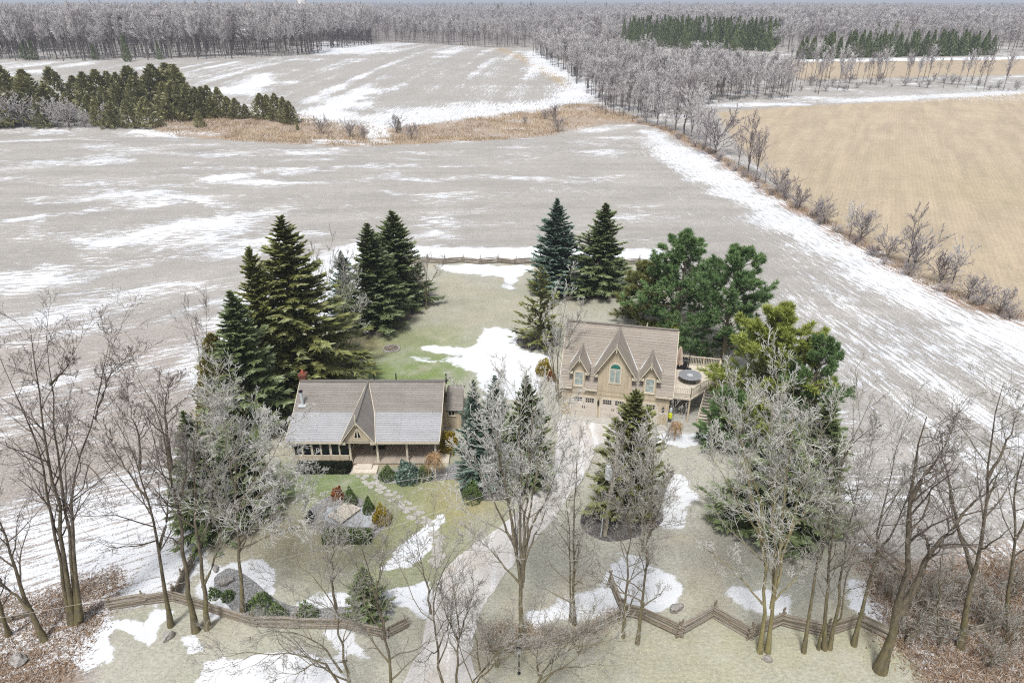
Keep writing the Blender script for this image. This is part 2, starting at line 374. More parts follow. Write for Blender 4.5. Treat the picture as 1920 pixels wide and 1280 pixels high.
SNOWP = [ # (outline in the photograph, strength, softness m)
 ([(789,650),(815,648),(847,655),(863,652),(887,648),(909,637),(907,618),(930,613),(959,623),(969,632),(959,647),(983,659),(1030,670),(1030,690),(1000,692),(1010,719),(1000,745),(915,745),(899,707),(885,695),(861,687),(851,678),(820,676),(842,671),(868,671),(870,661),(851,662),(823,661),(792,655)], 1, .5),
 ([(770,668),(805,670),(808,680),(780,678)], .62, .5),
 ([(820,497),(1000,499),(985,511),(968,517),(956,540),(944,520),(890,510),(850,511)], 1, .8),
 ([(780,466),(1000,467),(1240,470),(1240,482),(1000,480),(780,480)], .85, 1.2),
 ([(960,570),(975,560),(975,610),(962,612)], .8, .6),
 ([(1060,600),(1100,588),(1180,592),(1180,612),(1080,612)], .7, .8),
 ([(720,1066),(745,1030),(790,995),(825,965),(834,970),(815,1000),(790,1050),(765,1062)], 1, .25),
 ([(733,1110),(800,1094),(812,1108),(800,1152),(770,1140),(745,1125)], 1, .3),
 ([(1135,1075),(1165,1040),(1200,1045),(1260,1085),(1272,1110),(1262,1138),(1210,1142),(1150,1130)], 1, .35),
 ([(1060,1130),(1110,1100),(1140,1090),(1160,1140),(1120,1150),(1010,1165),(990,1150)], .75, .5),
 ([(1290,1100),(1340,1088),(1400,1080),(1490,1110),(1540,1140),(1510,1176),(1400,1165),(1345,1150)], .72, .9),
 ([(1380,1110),(1430,1105),(1470,1130),(1440,1150),(1395,1140)], 1, .5),
 ([(1260,1020),(1320,1015),(1340,1045),(1280,1045)], .62, .7),
 ([(1580,1085),(1610,1090),(1650,1165),(1625,1170)], .9, .4),
 ([(1243,895),(1285,895),(1302,930),(1275,988),(1245,985)], .85, .5),
 ([(1215,812),(1330,806),(1330,822),(1290,836),(1230,832)], .8, .4),
 ([(1275,645),(1340,645),(1345,690),(1275,690)], .8, .8),
 ([(390,1066),(480,1052),(512,1080),(505,1112),(470,1130),(400,1152),(380,1110)], .95, .4),
 ([(560,1125),(700,1105),(745,1120),(700,1140),(560,1150)], .75, .4),
 ([(220,1168),(240,1157),(266,1180),(295,1138),(322,1148),(292,1185),(280,1212),(262,1196)], 1, .2),
 ([(345,1195),(360,1192),(375,1218),(360,1222)], 1, .2),
 ([(380,1240),(560,1228),(640,1250),(640,1300),(360,1300)], .95, .4),
 ([(600,1180),(650,1178),(690,1230),(640,1230)], .8, .4),
 ([(120,1190),(205,1175),(200,1232),(150,1240)], .85, .4),
 ([(20,1020),(180,960),(330,930),(372,960),(360,1040),(330,1105),(215,1105),(120,1110),(40,1125)], .60, 3.0),
 ([(0,1170),(50,1170),(30,1230),(-40,1240)], .8, .5),
 ([(1205,246),(1235,252),(1340,305),(1455,382),(1580,458),(1700,530),(1800,592),(1940,622),(2000,690),(1920,664),(1800,618),(1650,540),(1500,456),(1400,390),(1300,330)], .61, 3.0),
 ([(370,745),(400,640),(470,545),(520,520),(560,560),(480,640),(420,740)], .66, 2.0),
 ([(560,500),(700,450),(700,520),(640,600),(580,620)], .66, 2.0),
 ([(100,470),(180,430),(420,415),(480,432),(300,460),(160,490)], .62, 1.5),
 ([(240,345),(420,330),(620,345),(640,352),(420,352)], .62, 1.5), ([(960,333),(1160,331),(1160,342),(960,342)], .64, 1.0),
 ([(160,385),(280,362),(340,362),(300,385),(180,395)], .64, 1.5),
 ([(560,225),(590,205),(650,180),(700,168),(690,182),(640,206),(640,232)], .64, 3),
 ([(680,222),(760,205),(860,198),(960,196),(1090,178),(1112,160),(1118,186),(1000,206),(860,224),(740,236)], .58, 4),
 ([(980,98),(1010,96),(1070,140),(1115,178),(1060,180),(1080,160),(1030,130)], .62, 4),
 ([(600,78),(700,82),(680,98),(600,102)], .62, 6), ([(395,170),(460,160),(500,140),(480,176)], .66, 4),
 ([(690,236),(720,240),(730,268),(700,268)], .85, 1.0),
 ([(250,246),(380,248),(430,254),(300,252)], .75, 1.0), ([(585,262),(690,264),(690,272),(590,270)], .8, 1.0),
 ([(1580,178),(1920,166),(1920,190),(1580,192)], .45, 4), ([(1480,150),(1920,160),(1920,176),(1480,186)], .52, 1.5),
 ([(1320,196),(1480,192),(1920,170),(1920,176),(1480,198),(1330,204)], .66, 1.5),
 ([(1500,112),(1920,107),(1920,111),(1500,116)], .9, 2.5),
]
def land_colour(x, y):
    """albedo, snow potential and speckle of the land at x, y (arrays)"""
    n = len(x); tint = np.zeros((n, 3)); tint[:] = (.37, .35, .325); snow = np.zeros(n); speck = np.ones(n)*.85
    low = fbm(x*.012, y*.02, 3, 3)
    def put(mask, col, sp=None):
        nonlocal tint, speck
        tint = tint*(1-mask[:, None])+np.array(col)[None]*mask[:, None]
        if sp is not None: speck = speck*(1-mask)+sp*mask
    # stubble rows: direction of the drifts bends round the yard
    k = 1.0*sstep(165, 70, y)
    v = np.log1p(np.exp(np.clip(-(x+16)/9, -40, 40)))*9; v = y+k*34*(1-np.exp(-v/34))
    wx = 14*(fbm(x*.05, y*.05, 24, 3)-.5); st = fbm(x*.075+wx*.05, (v+wx)*.24, 21, 6); row = v.copy()
    left = sstep(10, -20, x)*sstep(60, 90, y)*sstep(200, 130, y)
    snow = .385+.72*(st-.5)+.30*left*(fbm(x*.025, y*.04, 8, 3)-.40)+.14*(low-.5)
    tint = tint*(1+.38*(fbm(x*.03, v*.5, 23, 3)-.5))[:, None]
    v2 = x+(y-83)*.15                                   # rows along the hedgerow on the right
    st2 = fbm(v2*.30, y*.035, 33, 5)
    right = sstep(26, 40, x-(120-y)*.02)*sstep(240, 170, y)
    row = np.where(right > .5, v2, row); s2 = .36+.45*(st2-.5)+.10*sstep(120, 60, y)*sstep(75, 40, v2*.9)
    snow = snow*(1-right)+s2*right
    lowl = sstep(96, 62, y)*sstep(-18, -28, x)
    snow = snow*(1-lowl)+(.40+.50*(fbm((x*.8+y*.6)*.05, (y*.8-x*.6)*.22, 40, 5)-.5)+.08*sstep(52, 34, y))*lowl
    put(sstep(0, 1, lowl)*.6, (.34, .285, .25))
    # distant plain: patchwork of woods and pale fields
    far = sstep(480, 700, y)
    put(far, (.20, .175, .17), .5); snow = snow*(1-far)+.40*fbm(x*.004, y*.006, 51, 4)*far
    d = sd_poly(FARF, x, y); m = sstep(-2, 2, d)
    ang = .32; u1 = x*math.cos(ang)-y*math.sin(ang)*.35
    stf = .62*fbm(u1*.16, y*.010, 61, 5)+.38*fbm(x*.05, y*.07, 66, 4)
    put(m, (.37, .353, .33), .66); snow = snow*(1-m)+(.415+.85*(stf-.5))*m; row = np.where(m > .5, u1, row)
    seam = np.exp(-((x-(28-(y-300)*.17))/4.0)**2)*m*sstep(280, 310, y); put(seam*.8, (.42, .31, .17))
    d = sd_poly(TANF, x, y); m = sstep(-1.0, 1.0, d)
    put(m, (.46, .37, .25), .72); tint = tint*(1+m*.5*(fbm((x*.45+y*.9)*.05, (y*.45-x*.9)*.6, 73, 4)-.5))[:, None]; put(m*sstep(.45, .7, fbm(x*.02, y*.012, 75, 3))*sstep(210, 110, y)*.6, (.36, .31, .165)); snow = snow*(1-m)+(.10+.30*fbm(x*.05+3, y*.07, 71, 4))*m; row = np.where(m > .5, (y*.45-x*.9), row)
    d = sd_poly(TANB, x, y); m = sstep(-3, 3, d); put(m, (.45, .36, .25), .4); snow = snow*(1-m)+.2*m
    d = sd_poly(DITCH, x, y); m = sstep(-1.5, 1.5, d+6*(fbm(x*.12, y*.2, 81, 3)-.5))
    put(m, (.36, .275, .205), .9)
    put(m*sstep(.5, .62, fbm(x*.05, y*.15, 83, 3)), (.38, .27, .165))
    snow = snow*(1-m)+(.10+.50*fbm(x*.09, y*.25, 85, 4))*m
    # hedgerow foot
    hp = poly([(1190,228),(1240,238),(1330,285),(1450,365),(1560,430),(1700,515),(1790,560),(1930,605)])
    dmin = np.full(n, 1e9)
    for i in range(len(hp)-1):
        a, b = hp[i], hp[i+1]; e = b-a; t = np.clip(((x-a[0])*e[0]+(y-a[1])*e[1])/(e@e), 0, 1)
        dmin = np.minimum(dmin, np.hypot(x-a[0]-e[0]*t, y-a[1]-e[1]*t))
    m = sstep(3.2, 1.2, dmin+1.5*(fbm(x*.5, y*.5, 87, 2)-.5)); put(m, (.33, .21, .135), .9); snow = snow*(1-m)+.36*m
    # lawn
    d = sd_poly(LAWN, x, y); m = sstep(-.5, .6, d+1.2*(fbm(x*.4, y*.4, 91, 3)-.5))
    put(m, (.445, .437, .368), .42); snow = snow*(1-m)+.10*m
    lm = m.copy()
    w1 = fbm(x*.16, y*.2, 95, 4); put(lm*sstep(.45, .7, w1)*.7, (.37, .372, .285))
    put(lm*sstep(.52, .75, fbm(x*.22, y*.22, 97, 3))*.55, (.45, .40, .30))
    for (px, py, rx, ry, col, a) in [(700,960,9,5,(.20,.245,.085),.75),(800,930,7,4.5,(.235,.255,.11),.7),(600,905,6,3,(.15,.23,.055),.85),(760,640,7,5,(.13,.235,.035),.85),
                                      (730,705,8,3.2,(.15,.23,.03),.85),(800,685,5,3.5,(.16,.25,.05),.8),(860,940,3,3,(.42,.34,.16),.6),(700,640,9,4,(.28,.28,.15),.5),
                                      (800,1075,5,3,(.22,.25,.12),.7),(640,1010,6,3,(.36,.31,.19),.6),(740,1000,4,4,(.21,.25,.09),.6),(1400,1230,16,3,(.37,.365,.22),.6),(450,1010,7,4,(.40,.35,.22),.6),
                                      (900,580,14,9,(.36,.345,.24),.5),(640,648,5,3,(.36,.27,.12),.6)]:
        c = at(px, py); g = np.exp(-(((x-c[0])/rx)**2+((y-c[1])/ry)**2)); g = g*np.clip(.35+1.5*(fbm(x*.7, y*.7, 99, 3)-.25), 0, 1)
        put(lm*np.clip(g*1.5, 0, 1)*a, col)
    # leaf litter corners
    for pl in ([(-200,1110),(60,1110),(140,1090),(230,1065),(245,1080),(215,1130),(190,1175),(160,1240),(130,1300),(-200,1400)], [(1600,1000),(1700,1050),(1960,1010),(2100,1200),(2000,1500),(1800,1400),(1700,1225),(1665,1195)]):
        d = sd_poly(poly(pl), x, y); m = sstep(-.8, .8, d+2*(fbm(x*.5, y*.5, 101, 3)-.5)); put(m, (.27, .20, .15) if pl[0][0] < 0 else (.31, .24, .19), .95)
        snow = snow*(1-m)+(.12+.60*fbm(x*.35, y*.4, 103, 4))*m
    for pl, st_, soft in SNOWP:
        P = poly(pl); c = P.mean(0); r = np.abs(P-c).max()+6*soft
        sel = np.where((np.abs(x-c[0]) < r) & (np.abs(y-c[1]) < r))[0]
        if not len(sel): continue
        xs, ys = x[sel], y[sel]
        soft = soft*1.7; st_ = min(st_, .84); d = .4*soft+sd_poly(P, xs, ys)+soft*2.0*(fbm(xs/soft*.6, ys/soft*.8, 111, 4)-.5)
        m = sstep(-soft, soft, d); snow[sel] = snow[sel]*(1-m)+st_*m if soft < 1.0 or st_ > .8 or soft > 2.9 else snow[sel]+m*(st_-.52)*.9
    along = np.where(right > .5, y, x)
    along = np.where(sd_poly(FARF, x, y) > 0, y*.45, along)
    return tint, snow, speck, row, along

NX, T_ = 560, 1.08
ts = np.linspace(-T_, T_, NX)
ys = [-30.0]
while ys[-1] < 15000:
    y = ys[-1]; ys.append(y+(.9 if y < 18 else .26 if y < 62 else .26+(y-62)*.011 if y < 300 else 2.9+(y-300)*.03))
ys = np.array(ys); YY, TT = np.meshgrid(ys, ts, indexing='ij')
XX = TT*(YY+44)
ZZ = hgt(XX, YY)
ZZ = ZZ+np.clip((YY-1200)/3000, 0, 1)*10*(fbm(XX*.0006, YY*.0006, 5, 3)-.5)
gx, gy = XX.ravel(), YY.ravel()
GT, GS, GP, GR, GL = land_colour(gx, gy)
NR, NC = YY.shape
quads = (np.arange(NR-1)[:, None]*NC+np.arange(NC-1)[None]).ravel()
Q = np.stack([quads, quads+1, quads+NC+1, quads+NC], 1)
cx = gx[Q].mean(1); cy = gy[Q].mean(1)
reg = np.zeros(len(Q), int)
reg[(cy > 25) & (cy < 245) & (sd_poly(TANF, cx, cy) < 0)] = 1
reg[sd_poly(FARF, cx, cy) > 0] = 2
reg[sd_poly(TANF, cx, cy) > 0] = 3
reg[sd_poly(DITCH, cx, cy) > 0] = 4
reg[sd_poly(LAWN, cx, cy) > 0] = 5
GV = np.stack([gx, gy, ZZ.ravel()], 1)
for i, nm in enumerate(['ground', 'stubble_field', 'snowy_field', 'tan_field', 'grassy_ditch', 'lawn']):
    q = Q[reg == i]; used = np.unique(q); mp = np.full(len(GV), -1, np.int64); mp[used] = np.arange(len(used))
    me = mesh_np(nm, GV[used], mp[q], {'tint': GT[used], 'snow': GS[used], 'speck': GP[used], 'row': GR[used], 'along': GL[used]}, smooth=True)
    structure(link(nm, me, M['ground']))

def outline_sheet(name, px_pts, z, mat, jitter=.12, parent=None, thick=0.0, sub=5):
    P = [Vector((*at(*p)[:2], 0)) for p in px_pts]; n = len(P); pts = []
    for i in range(n):
        a, b, c, d = P[i-1], P[i], P[(i+1) % n], P[(i+2) % n]
        for k in range(sub):
            t = k/sub; q = .5*((2*b)+(c-a)*t+(2*a-5*b+4*c-d)*t*t+(3*b-a-3*c+d)*t**3)
            pts.append((q.x+R_.uniform(-jitter, jitter), q.y+R_.uniform(-jitter, jitter), z))
    bm = bmesh.new(); vs = [bm.verts.new(p) for p in pts]
    es = [bm.edges.new((vs[i], vs[(i+1) % len(vs)])) for i in range(len(vs))]
    bmesh.ops.triangle_fill(bm, use_beauty=True, edges=es)
    bmesh.ops.recalc_face_normals(bm, faces=bm.faces)
    if sum(f.normal.z for f in bm.faces) < 0: bmesh.ops.reverse_faces(bm, faces=bm.faces)
    me = bpy.data.meshes.new(name); bm.to_mesh(me); bm.free()
    return link(name, me, mat, parent)
def mat_gravel():
    t = NT('gravel_drive'); co = t.coord('Object'); mp = t.n('ShaderNodeMapping')
    mp.inputs['Rotation'].default_value = (0, 0, math.radians(-38)); mp.inputs['Scale'].default_value = (.9, .12, 1); t.l(co, mp.inputs[0])
    tr = t.noise(mp.outputs[0], 1.3, 4, .6); fine = t.noise(co, 7, 4, .7); mid = t.noise(co, .35, 3, .6)
    c = t.mix(t.ramp(fine, .25, .75), (.48, .46, .44), (.60, .58, .56))
    c = t.mix(t.ramp(mid, .45, .65, 0, .4), c, (.44, .385, .31))
    e = t.math('ADD', t.math('MULTIPLY', tr, .75), t.math('MULTIPLY', fine, .3))
    c = t.mix(t.ramp(e, .50, .68, 0, .7), c, (.78, .79, .81))
    t.bump(fine, .3, .04); return t.color(c)
M['gravel'] = mat_gravel()
structure(outline_sheet('driveway', [(1058,778),(1150,789),(1262,803),(1290,800),(1300,812),(1240,812),(1170,818),(1125,832),(1112,856),(1095,892),(1065,932),(1030,982),(985,1032),(945,1080),(912,1128),(892,1180),(885,1240),(900,1330),(700,1340),(755,1280),(788,1215),(803,1150),(815,1105),(835,1068),(865,1038),(900,1012),(940,985),(985,945),(1018,905),(1038,872),(1043,832)], .03, M['gravel'], .10))
for nm, px, mt in [('planting_bed', [(1090,985),(1100,950),(1180,930),(1240,960),(1235,985),(1205,1003),(1150,1015),(1110,1005)], 'mulch'),
               ('planting_bed', [(862,915),(872,880),(900,850),(980,850),(1020,880),(1010,910),(960,935),(900,938),(872,935)], 'mulch'),
               ('planting_bed', [(660,612),(668,598),(720,590),(780,555),(800,548),(805,562),(775,590),(765,605),(740,622),(700,630)], 'mulchbrown'),
               ('planting_bed', [(968,640),(985,626),(1030,626),(1050,645),(1020,655),(985,655)], 'mulch'),
               ('planting_bed', [(1000,545),(1040,530),(1130,530),(1165,545),(1150,560),(1080,562),(1020,558)], 'mulchbrown'),
               ('planting_bed', [(400,1090),(430,1065),(470,1085),(520,1125),(600,1140),(715,1130),(740,1150),(700,1168),(560,1160),(470,1155),(420,1130)], 'rockbed'),
               ('planting_bed', [(712,884),(760,878),(830,878),(850,868),(868,872),(862,895),(820,900),(740,906),(705,900)], 'rockbed'),
               ('planting_bed', [(575,970),(590,945),(625,928),(670,932),(700,955),(735,975),(720,990),(690,1012),(640,1012),(600,1000)], 'rockbed'),
               ('planting_bed', [(1360,930),(1400,900),(1500,890),(1555,940),(1540,985),(1420,1002),(1370,975)], 'mulch')]:
    structure(outline_sheet(nm, px, .016, M[mt], .06))
# ------------------------------------------------------------------ buildings
def roof_plane(name, parent, mat, bl, br, tr, tl, thick=.12, course=.25):
    """stepped shingle courses between the eave bl-br and the upper edge tl-tr, with a solid underside"""
    bl, br, tr, tl = [np.array(p, float) for p in (bl, br, tr, tl)]
    up = (tl+tr)/2-(bl+br)/2; L = np.linalg.norm(up); al = (br-bl)/np.linalg.norm(br-bl)
    nrm = np.cross(al, up/L); nrm /= np.linalg.norm(nrm)
    n = max(2, int(L/course)); V = []; F = []; UV = []
    for i in range(n):
        t0, t1 = i/n, min(1, (i+1.25)/n)
        p = [bl+(tl-bl)*t0+nrm*.022, br+(tr-br)*t0+nrm*.022, br+(tr-br)*t1, bl+(tl-bl)*t1]
        b = len(V); V += p; F.append((b, b+1, b+2, b+3)); w = np.linalg.norm(br-bl)
        o = np.linalg.norm((bl+(tl-bl)*t0)-(bl+(tl-bl)*0))
        off = (i % 2)*.21
        UV += [(off, i*course), (off+np.linalg.norm(p[1]-p[0]), i*course), (off+np.linalg.norm(p[1]-p[0]), (i+.98)*course), (off, (i+.98)*course)]
        b = len(V); V += [p[0]-nrm*.03, p[1]-nrm*.03, p[1], p[0]]; F.append((b, b+1, b+2, b+3)); UV += [(0, 0)]*4
    q = [bl, br, tr, tl]; b = len(V); V += [x-nrm*.012 for x in q]+[x-nrm*thick for x in q]
    for f in ((7, 6, 5, 4), (0, 4, 5, 1), (1, 5, 6, 2), (2, 6, 7, 3), (3, 7, 4, 0)): F.append(tuple(b+k for k in f)); UV += [(0, 0)]*4
    return link(name, mesh_np(name, np.array(V), np.array(F), uv=np.array(UV)), mat, parent)
def roof_tri(name, parent, mat, tris, along, thick=.0):
    """facets of a gable roof; along = direction of the courses"""
    V = []; F = []; UV = []; a = np.array(along, float); a /= np.linalg.norm(a)
    for t in tris:
        t = [np.array(p, float) for p in t]; nn = np.cross(t[1]-t[0], t[2]-t[0]); nn /= np.linalg.norm(nn)
        if nn[2] < 0: t = t[::-1]; nn = -nn
        vv = np.cross(nn, a); b = len(V); V += t; F.append((b, b+1, b+2)); UV += [(p@a, p@vv) for p in t]
    return link(name, mesh_np(name, np.array(V), np.array(F), uv=np.array(UV)), mat, parent)
def window(parent, c, w, h, frame=.09, mat='glass', mull=1, trans=0, face=-1, axis='x', name='window', sill=True):
    """c: centre on the wall face; panes face -y of the local frame"""
    x, y, z = c; m = MB()
    m.box(x-w/2-frame, x+w/2+frame, y-.07, y+.02, z-h/2-frame, z-h/2).box(x-w/2-frame, x+w/2+frame, y-.07, y+.02, z+h/2, z+h/2+frame)
    m.box(x-w/2-frame, x-w/2, y-.068, y+.02, z-h/2, z+h/2).box(x+w/2, x+w/2+frame, y-.068, y+.02, z-h/2, z+h/2)
    f = m.build(name, M['trim'], parent)
    for i in range(1, mull+1):
        xx = x-w/2+w*i/(mull+1); MB().box(xx-.03, xx+.03, y-.055, y+.01, z-h/2, z+h/2).build('mullion', M['trim'], f)
    for i in range(1, trans+1):
        zz = z-h/2+h*i/(trans+1); MB().box(x-w/2, x+w/2, y-.052, y+.01, zz-.03, zz+.03).build('transom', M['trim'], f)
    nx, nz = mull+1, trans+1
    for i in range(nx):
        for j in range(nz):
            x0 = x-w/2+w*i/nx+(.03 if i else 0); x1 = x-w/2+w*(i+1)/nx-(.03 if i < nx-1 else 0)
            z0 = z-h/2+h*j/nz+(.03 if j else 0); z1 = z-h/2+h*(j+1)/nz-(.03 if j < nz-1 else 0)
            MB().box(x0, x1, y-.03, y-.012, z0, z1).build('pane', M[mat], f)
    if sill: MB().box(x-w/2-frame-.04, x+w/2+frame+.04, y-.12, y+.02, z-h/2-frame-.05, z-h/2-frame).build('sill', M['trim'], f)
    return f
def battens(parent, x0, x1, y, z0, ztop, step=.32, face=-1, skip=()):
    m = MB(); x = x0+.1
    while x < x1-.05:
        zt = ztop(x) if callable(ztop) else ztop; lo = z0
        for (a, b, c, d) in skip:
            if a < x < b:
                if zt > d+.05: m.box(x-.022, x+.022, y-.028, y+.005, d, zt)
                zt = min(zt, c)
        if zt > lo+.05: m.box(x-.022, x+.022, y-.028, y+.005, lo, zt)
        x += step
    return stuff(m.build('batten_strips', M['siding'], parent))

# ---- the house
hx, hy = -12.88, 49.5
house = thing('house', 'low tan board house with front porch, frosted shingle roof and small pointed entrance gable', 'house', (hx, hy, 0))
XL, XR = -6.75, 6.6
MB().box(XL+.35, XR-.3, 3.05, 9.6, 0, 3.42).build('wall', M['siding'], house)
for sx in (XL+.35, XR-.42):
    MB().extrude([(sx, 3.05, 3.42), (sx, 9.6, 3.42), (sx, 6.0, 5.35)], (.12, 0, 0)).build('gable_wall', M['siding'], house)
roof_plane('roof', house, M['shingle_main'], (XL, 3.1, 3.98), (XR, 3.1, 3.98), (XR, 6.0, 5.5), (XL, 6.0, 5.5))
roof_plane('roof', house, M['shingle_main'], (XR, 9.9, 3.46), (XL, 9.9, 3.46), (XL, 6.0, 5.5), (XR, 6.0, 5.5))
porch_roof = roof_plane('porch_roof', house, M['shingle_frost'], (XL, -.02, 2.93), (XR, -.02, 2.93), (XR, 3.12, 3.97), (XL, 3.12, 3.97))
porch_roof['label'] = 'frosted grey lower roof over the porch'
MB().bar((XL, 6.0, 5.53), (XR, 6.0, 5.53), .28, .05).build('ridge_cap', M['shingle_main'], house)
for s_ in (XL-.02, XR+.02):
    MB().bar((s_, 0, 2.88), (s_, 3.1, 3.9), .05, .17).build('barge_board', M['trim'], house)
    MB().bar((s_, 3.1, 3.9), (s_, 6.0, 5.42), .05, .17).build('barge_board', M['trim'], house)
MB().box(XL, -1.95, -.09, -.03, 2.72, 2.90).build('eave_board', M['trim'], house)
MB().box(1.05, XR, -.09, -.03, 2.72, 2.90).build('eave_board', M['trim'], house)
# entrance gable
gx0 = -.42; A = (-1.95, -.22, 2.92); B = (gx0, -.22, 5.1); C_ = (gx0, 6.0, 5.6); KL = (-1.25, 3.1, 4.03); D_ = (1.1, -.22, 2.92); KR = (.5, 3.1, 4.03)
dl = roof_tri('gable_roof', house, M['shingle_main'], [(A, B, C_), (A, C_, KL)], (gx0-A[0], 0, B[2]-A[2]))
dr = roof_tri('gable_roof', house, M['shingle_main'], [(D_, B, C_), (D_, C_, KR)], (gx0-D_[0], 0, B[2]-D_[2]))
for (P0, P1, P2) in ((A, KL, C_), (D_, KR, C_)):
    o = MB(); o.bar(P0, P1, .10, .04).bar(P1, P2, .10, .04); o.build('valley_flashing', M['trim'], house)
MB().bar((gx0, -.25, 5.12), (gx0, 6.0, 5.62), .16, .05).build('ridge_cap', M['shingle_main'], house)
MB().extrude([(-1.6, .0, 2.72), (.75, .0, 2.72), (.75, .0, 3.05), (gx0, .0, 4.82), (-1.6, .0, 3.05)], (0, .12, 0)).build('gable_face', M['siding'], house)
for (e, s_) in ((A, -1), (D_, 1)):
    MB().bar((e[0], -.24, e[2]-.10), (gx0, -.24, 4.98), .06, .2, (0, -1, 0)).build('barge_board', M['trim'], house)
MB().box(gx0-.04, gx0+.04, -.30, -.22, 4.7, 5.75).build('finial', M['trim'], house)
MB().box(-2.0, -1.5, -.2, .2, 2.70, 2.95).build('eave_return', M['trim'], house); MB().box(.65, 1.15, -.2, .2, 2.70, 2.95).build('eave_return', M['trim'], house)
gw = MB().extrude([(gx0-.38, -.03, 3.25), (gx0+.38, -.03, 3.25), (gx0+.2, -.03, 3.9), (gx0, -.03, 4.35), (gx0-.2, -.03, 3.9)], (0, .06, 0)).build('gable_window', M['trim'], house)
for s_ in (-1, 1):
    MB().extrude([(gx0+s_*.05, -.045, 3.34), (gx0+s_*.28, -.045, 3.34), (gx0+s_*.14, -.045, 3.86), (gx0+s_*.05, -.045, 4.12)], (0, .03, 0)).build('pane', M['glass'], gw)
# porch
for k, xx in enumerate(np.arange(-6.35, 6.3, .28)):
    pass
MB().box(-6.4, 6.35, .38, 3.05, .02, .36).build('porch_base', M['siding'], house)
m = MB(); xx = -1.15
while xx < 6.3:
    m.box(xx, min(xx+.132, 6.4), .30, 3.04, .362, .45); xx += .142
stuff(m.build('porch_floor_boards', M['deck'], house))
for xx in (-1.35, 1.05, 3.65, 6.15):
    p_ = MB().box(xx-.085, xx+.085, .42, .59, .45, 2.62).build('post', M['trim'], house)
    MB().box(xx-.13, xx+.13, .375, .635, .45, .62).build('post_foot', M['trim'], p_); MB().box(xx-.13, xx+.13, .375, .635, 2.5, 2.64).build('post_cap', M['trim'], p_)
MB().box(-6.4, 6.3, .43, .58, 2.62, 2.84).build('porch_beam', M['trim'], house)
MB().box(-6.4, 6.3, .6, 3.04, 2.66, 2.70).build('porch_ceiling', M['trim'], house)
# glazed sun room on the porch
MB().box(-6.4, -1.5, .40, .50, .37, 1.14).build('sunroom_wall', M['siding'], house)
MB().box(-1.56, -1.46, .51, 3.04, .46, 1.14).build('sunroom_wall', M['siding'], house)
for k in range(6):
    x0 = -6.4+k*.815
    f_ = MB().box(x0, x0+.13 if k % 2 else x0+.2, .39, .52, 1.14, 2.62).build('sunroom_post', M['trim'], house)
    scr = MB().box(x0+.2, x0+.80, .44, .46, 1.2, 2.56).build('screen_pane', M['glass'], house)
    MB().box(x0+.14, x0+.815, .41, .50, 2.56, 2.62).build('screen_head', M['trim'], scr); MB().box(x0+.14, x0+.815, .41, .50, 1.14, 1.2).build('screen_sill', M['trim'], scr)
MB().box(-1.52, -1.50, .55, 3.0, 1.16, 2.6).build('screen_pane', M['glass'], house)
# porch wall, door, windows
battens(house, -1.4, 6.2, 3.045, .45, 2.66, .3, skip=[(.2, 1.3, .45, 2.6), (3.8, 5.3, 1.2, 2.4)])
d_ = MB().box(.35, 1.15, 2.98, 3.05, .46, 2.45).build('door', M['trim'], house)
MB().box(.45, 1.05, 2.955, 2.985, .9, 2.3).build('door_pane', M['glass'], d_); MB().box(.47, .53, 2.92, 2.98, 1.3, 1.4).build('handle', M['black'], d_)
window(house, (4.55, 3.05, 1.9), 1.2, .8, mat='glass_pale')
MB().box(.2, 1.3, 2.35, 2.95, .455, .48).build('door_mat', M['black'], house)
# steps
st1 = MB().box(-1.35, 1.05, -.75, .36, .0, .17).build('step', M['plank'], house); st2 = MB().box(-.85, .55, -.30, .355, .172, .34).build('step', M['plank'], house)
st3 = MB().box(6.42, 7.25, .5, 1.9, .0, .3).build('step', M['plank'], house)
# rear lean-to
MB().box(6.32, 8.0, 6.45, 10.6, 0, 2.2).build('lean_to_wall', M['siding'], house)
battens(house, 6.4, 8.0, 6.445, 0, 2.2, .26, skip=[(6.7, 7.5, 1.45, 2.1)])
window(house, (7.1, 6.45, 1.75), .55, .42, .07)
roof_plane('lean_to_roof', house, M['shingle_main'], (6.62, 6.15, 2.18), (8.2, 6.15, 2.18), (8.2, 8.6, 3.45), (6.62, 8.6, 3.45))
roof_plane('lean_to_roof', house, M['shingle_main'], (8.2, 10.9, 2.25), (6.62, 10.9, 2.25), (6.62, 8.6, 3.45), (8.2, 8.6, 3.45))
MB().extrude([(7.88, 6.45, 2.2), (7.88, 10.6, 2.2), (7.88, 8.6, 3.28)], (.11, 0, 0)).build('gable_wall', M['siding'], house)
# chimneys and vents
ch = MB().box(-7.25, -6.65, 7.2, 7.9, 0, 5.4).build('chimney', M['brick'], house); MB().tube([(-6.95, 7.55, 5.4), (-6.95, 7.55, 5.8)], [.14, .10], 10).build('chimney_pot', M['clay'], ch)
MB().box(-7.32, -6.58, 7.13, 7.97, 5.3, 5.45).build('chimney_cap', M['brick'], ch)
fl = MB().tube([(-6.05, 3.75, 4.2), (-6.05, 3.75, 5.7)], .13, 10).build('flue_pipe', M['metal'], house)
MB().tube([(-6.05, 3.75, 5.7), (-6.05, 3.75, 5.8)], [.2, .16], 10).build('flue_cap', M['black'], fl); MB().box(-6.4, -5.7, 3.4, 4.0, 4.25, 4.36).build('flue_flashing', M['metal'], fl)
for xx in (.0, 2.05, 6.72):
    MB().tube([(xx, 6.6, 4.9), (xx, 6.6, 5.95)], .06, 8).build('vent_pipe', M['black'], house)

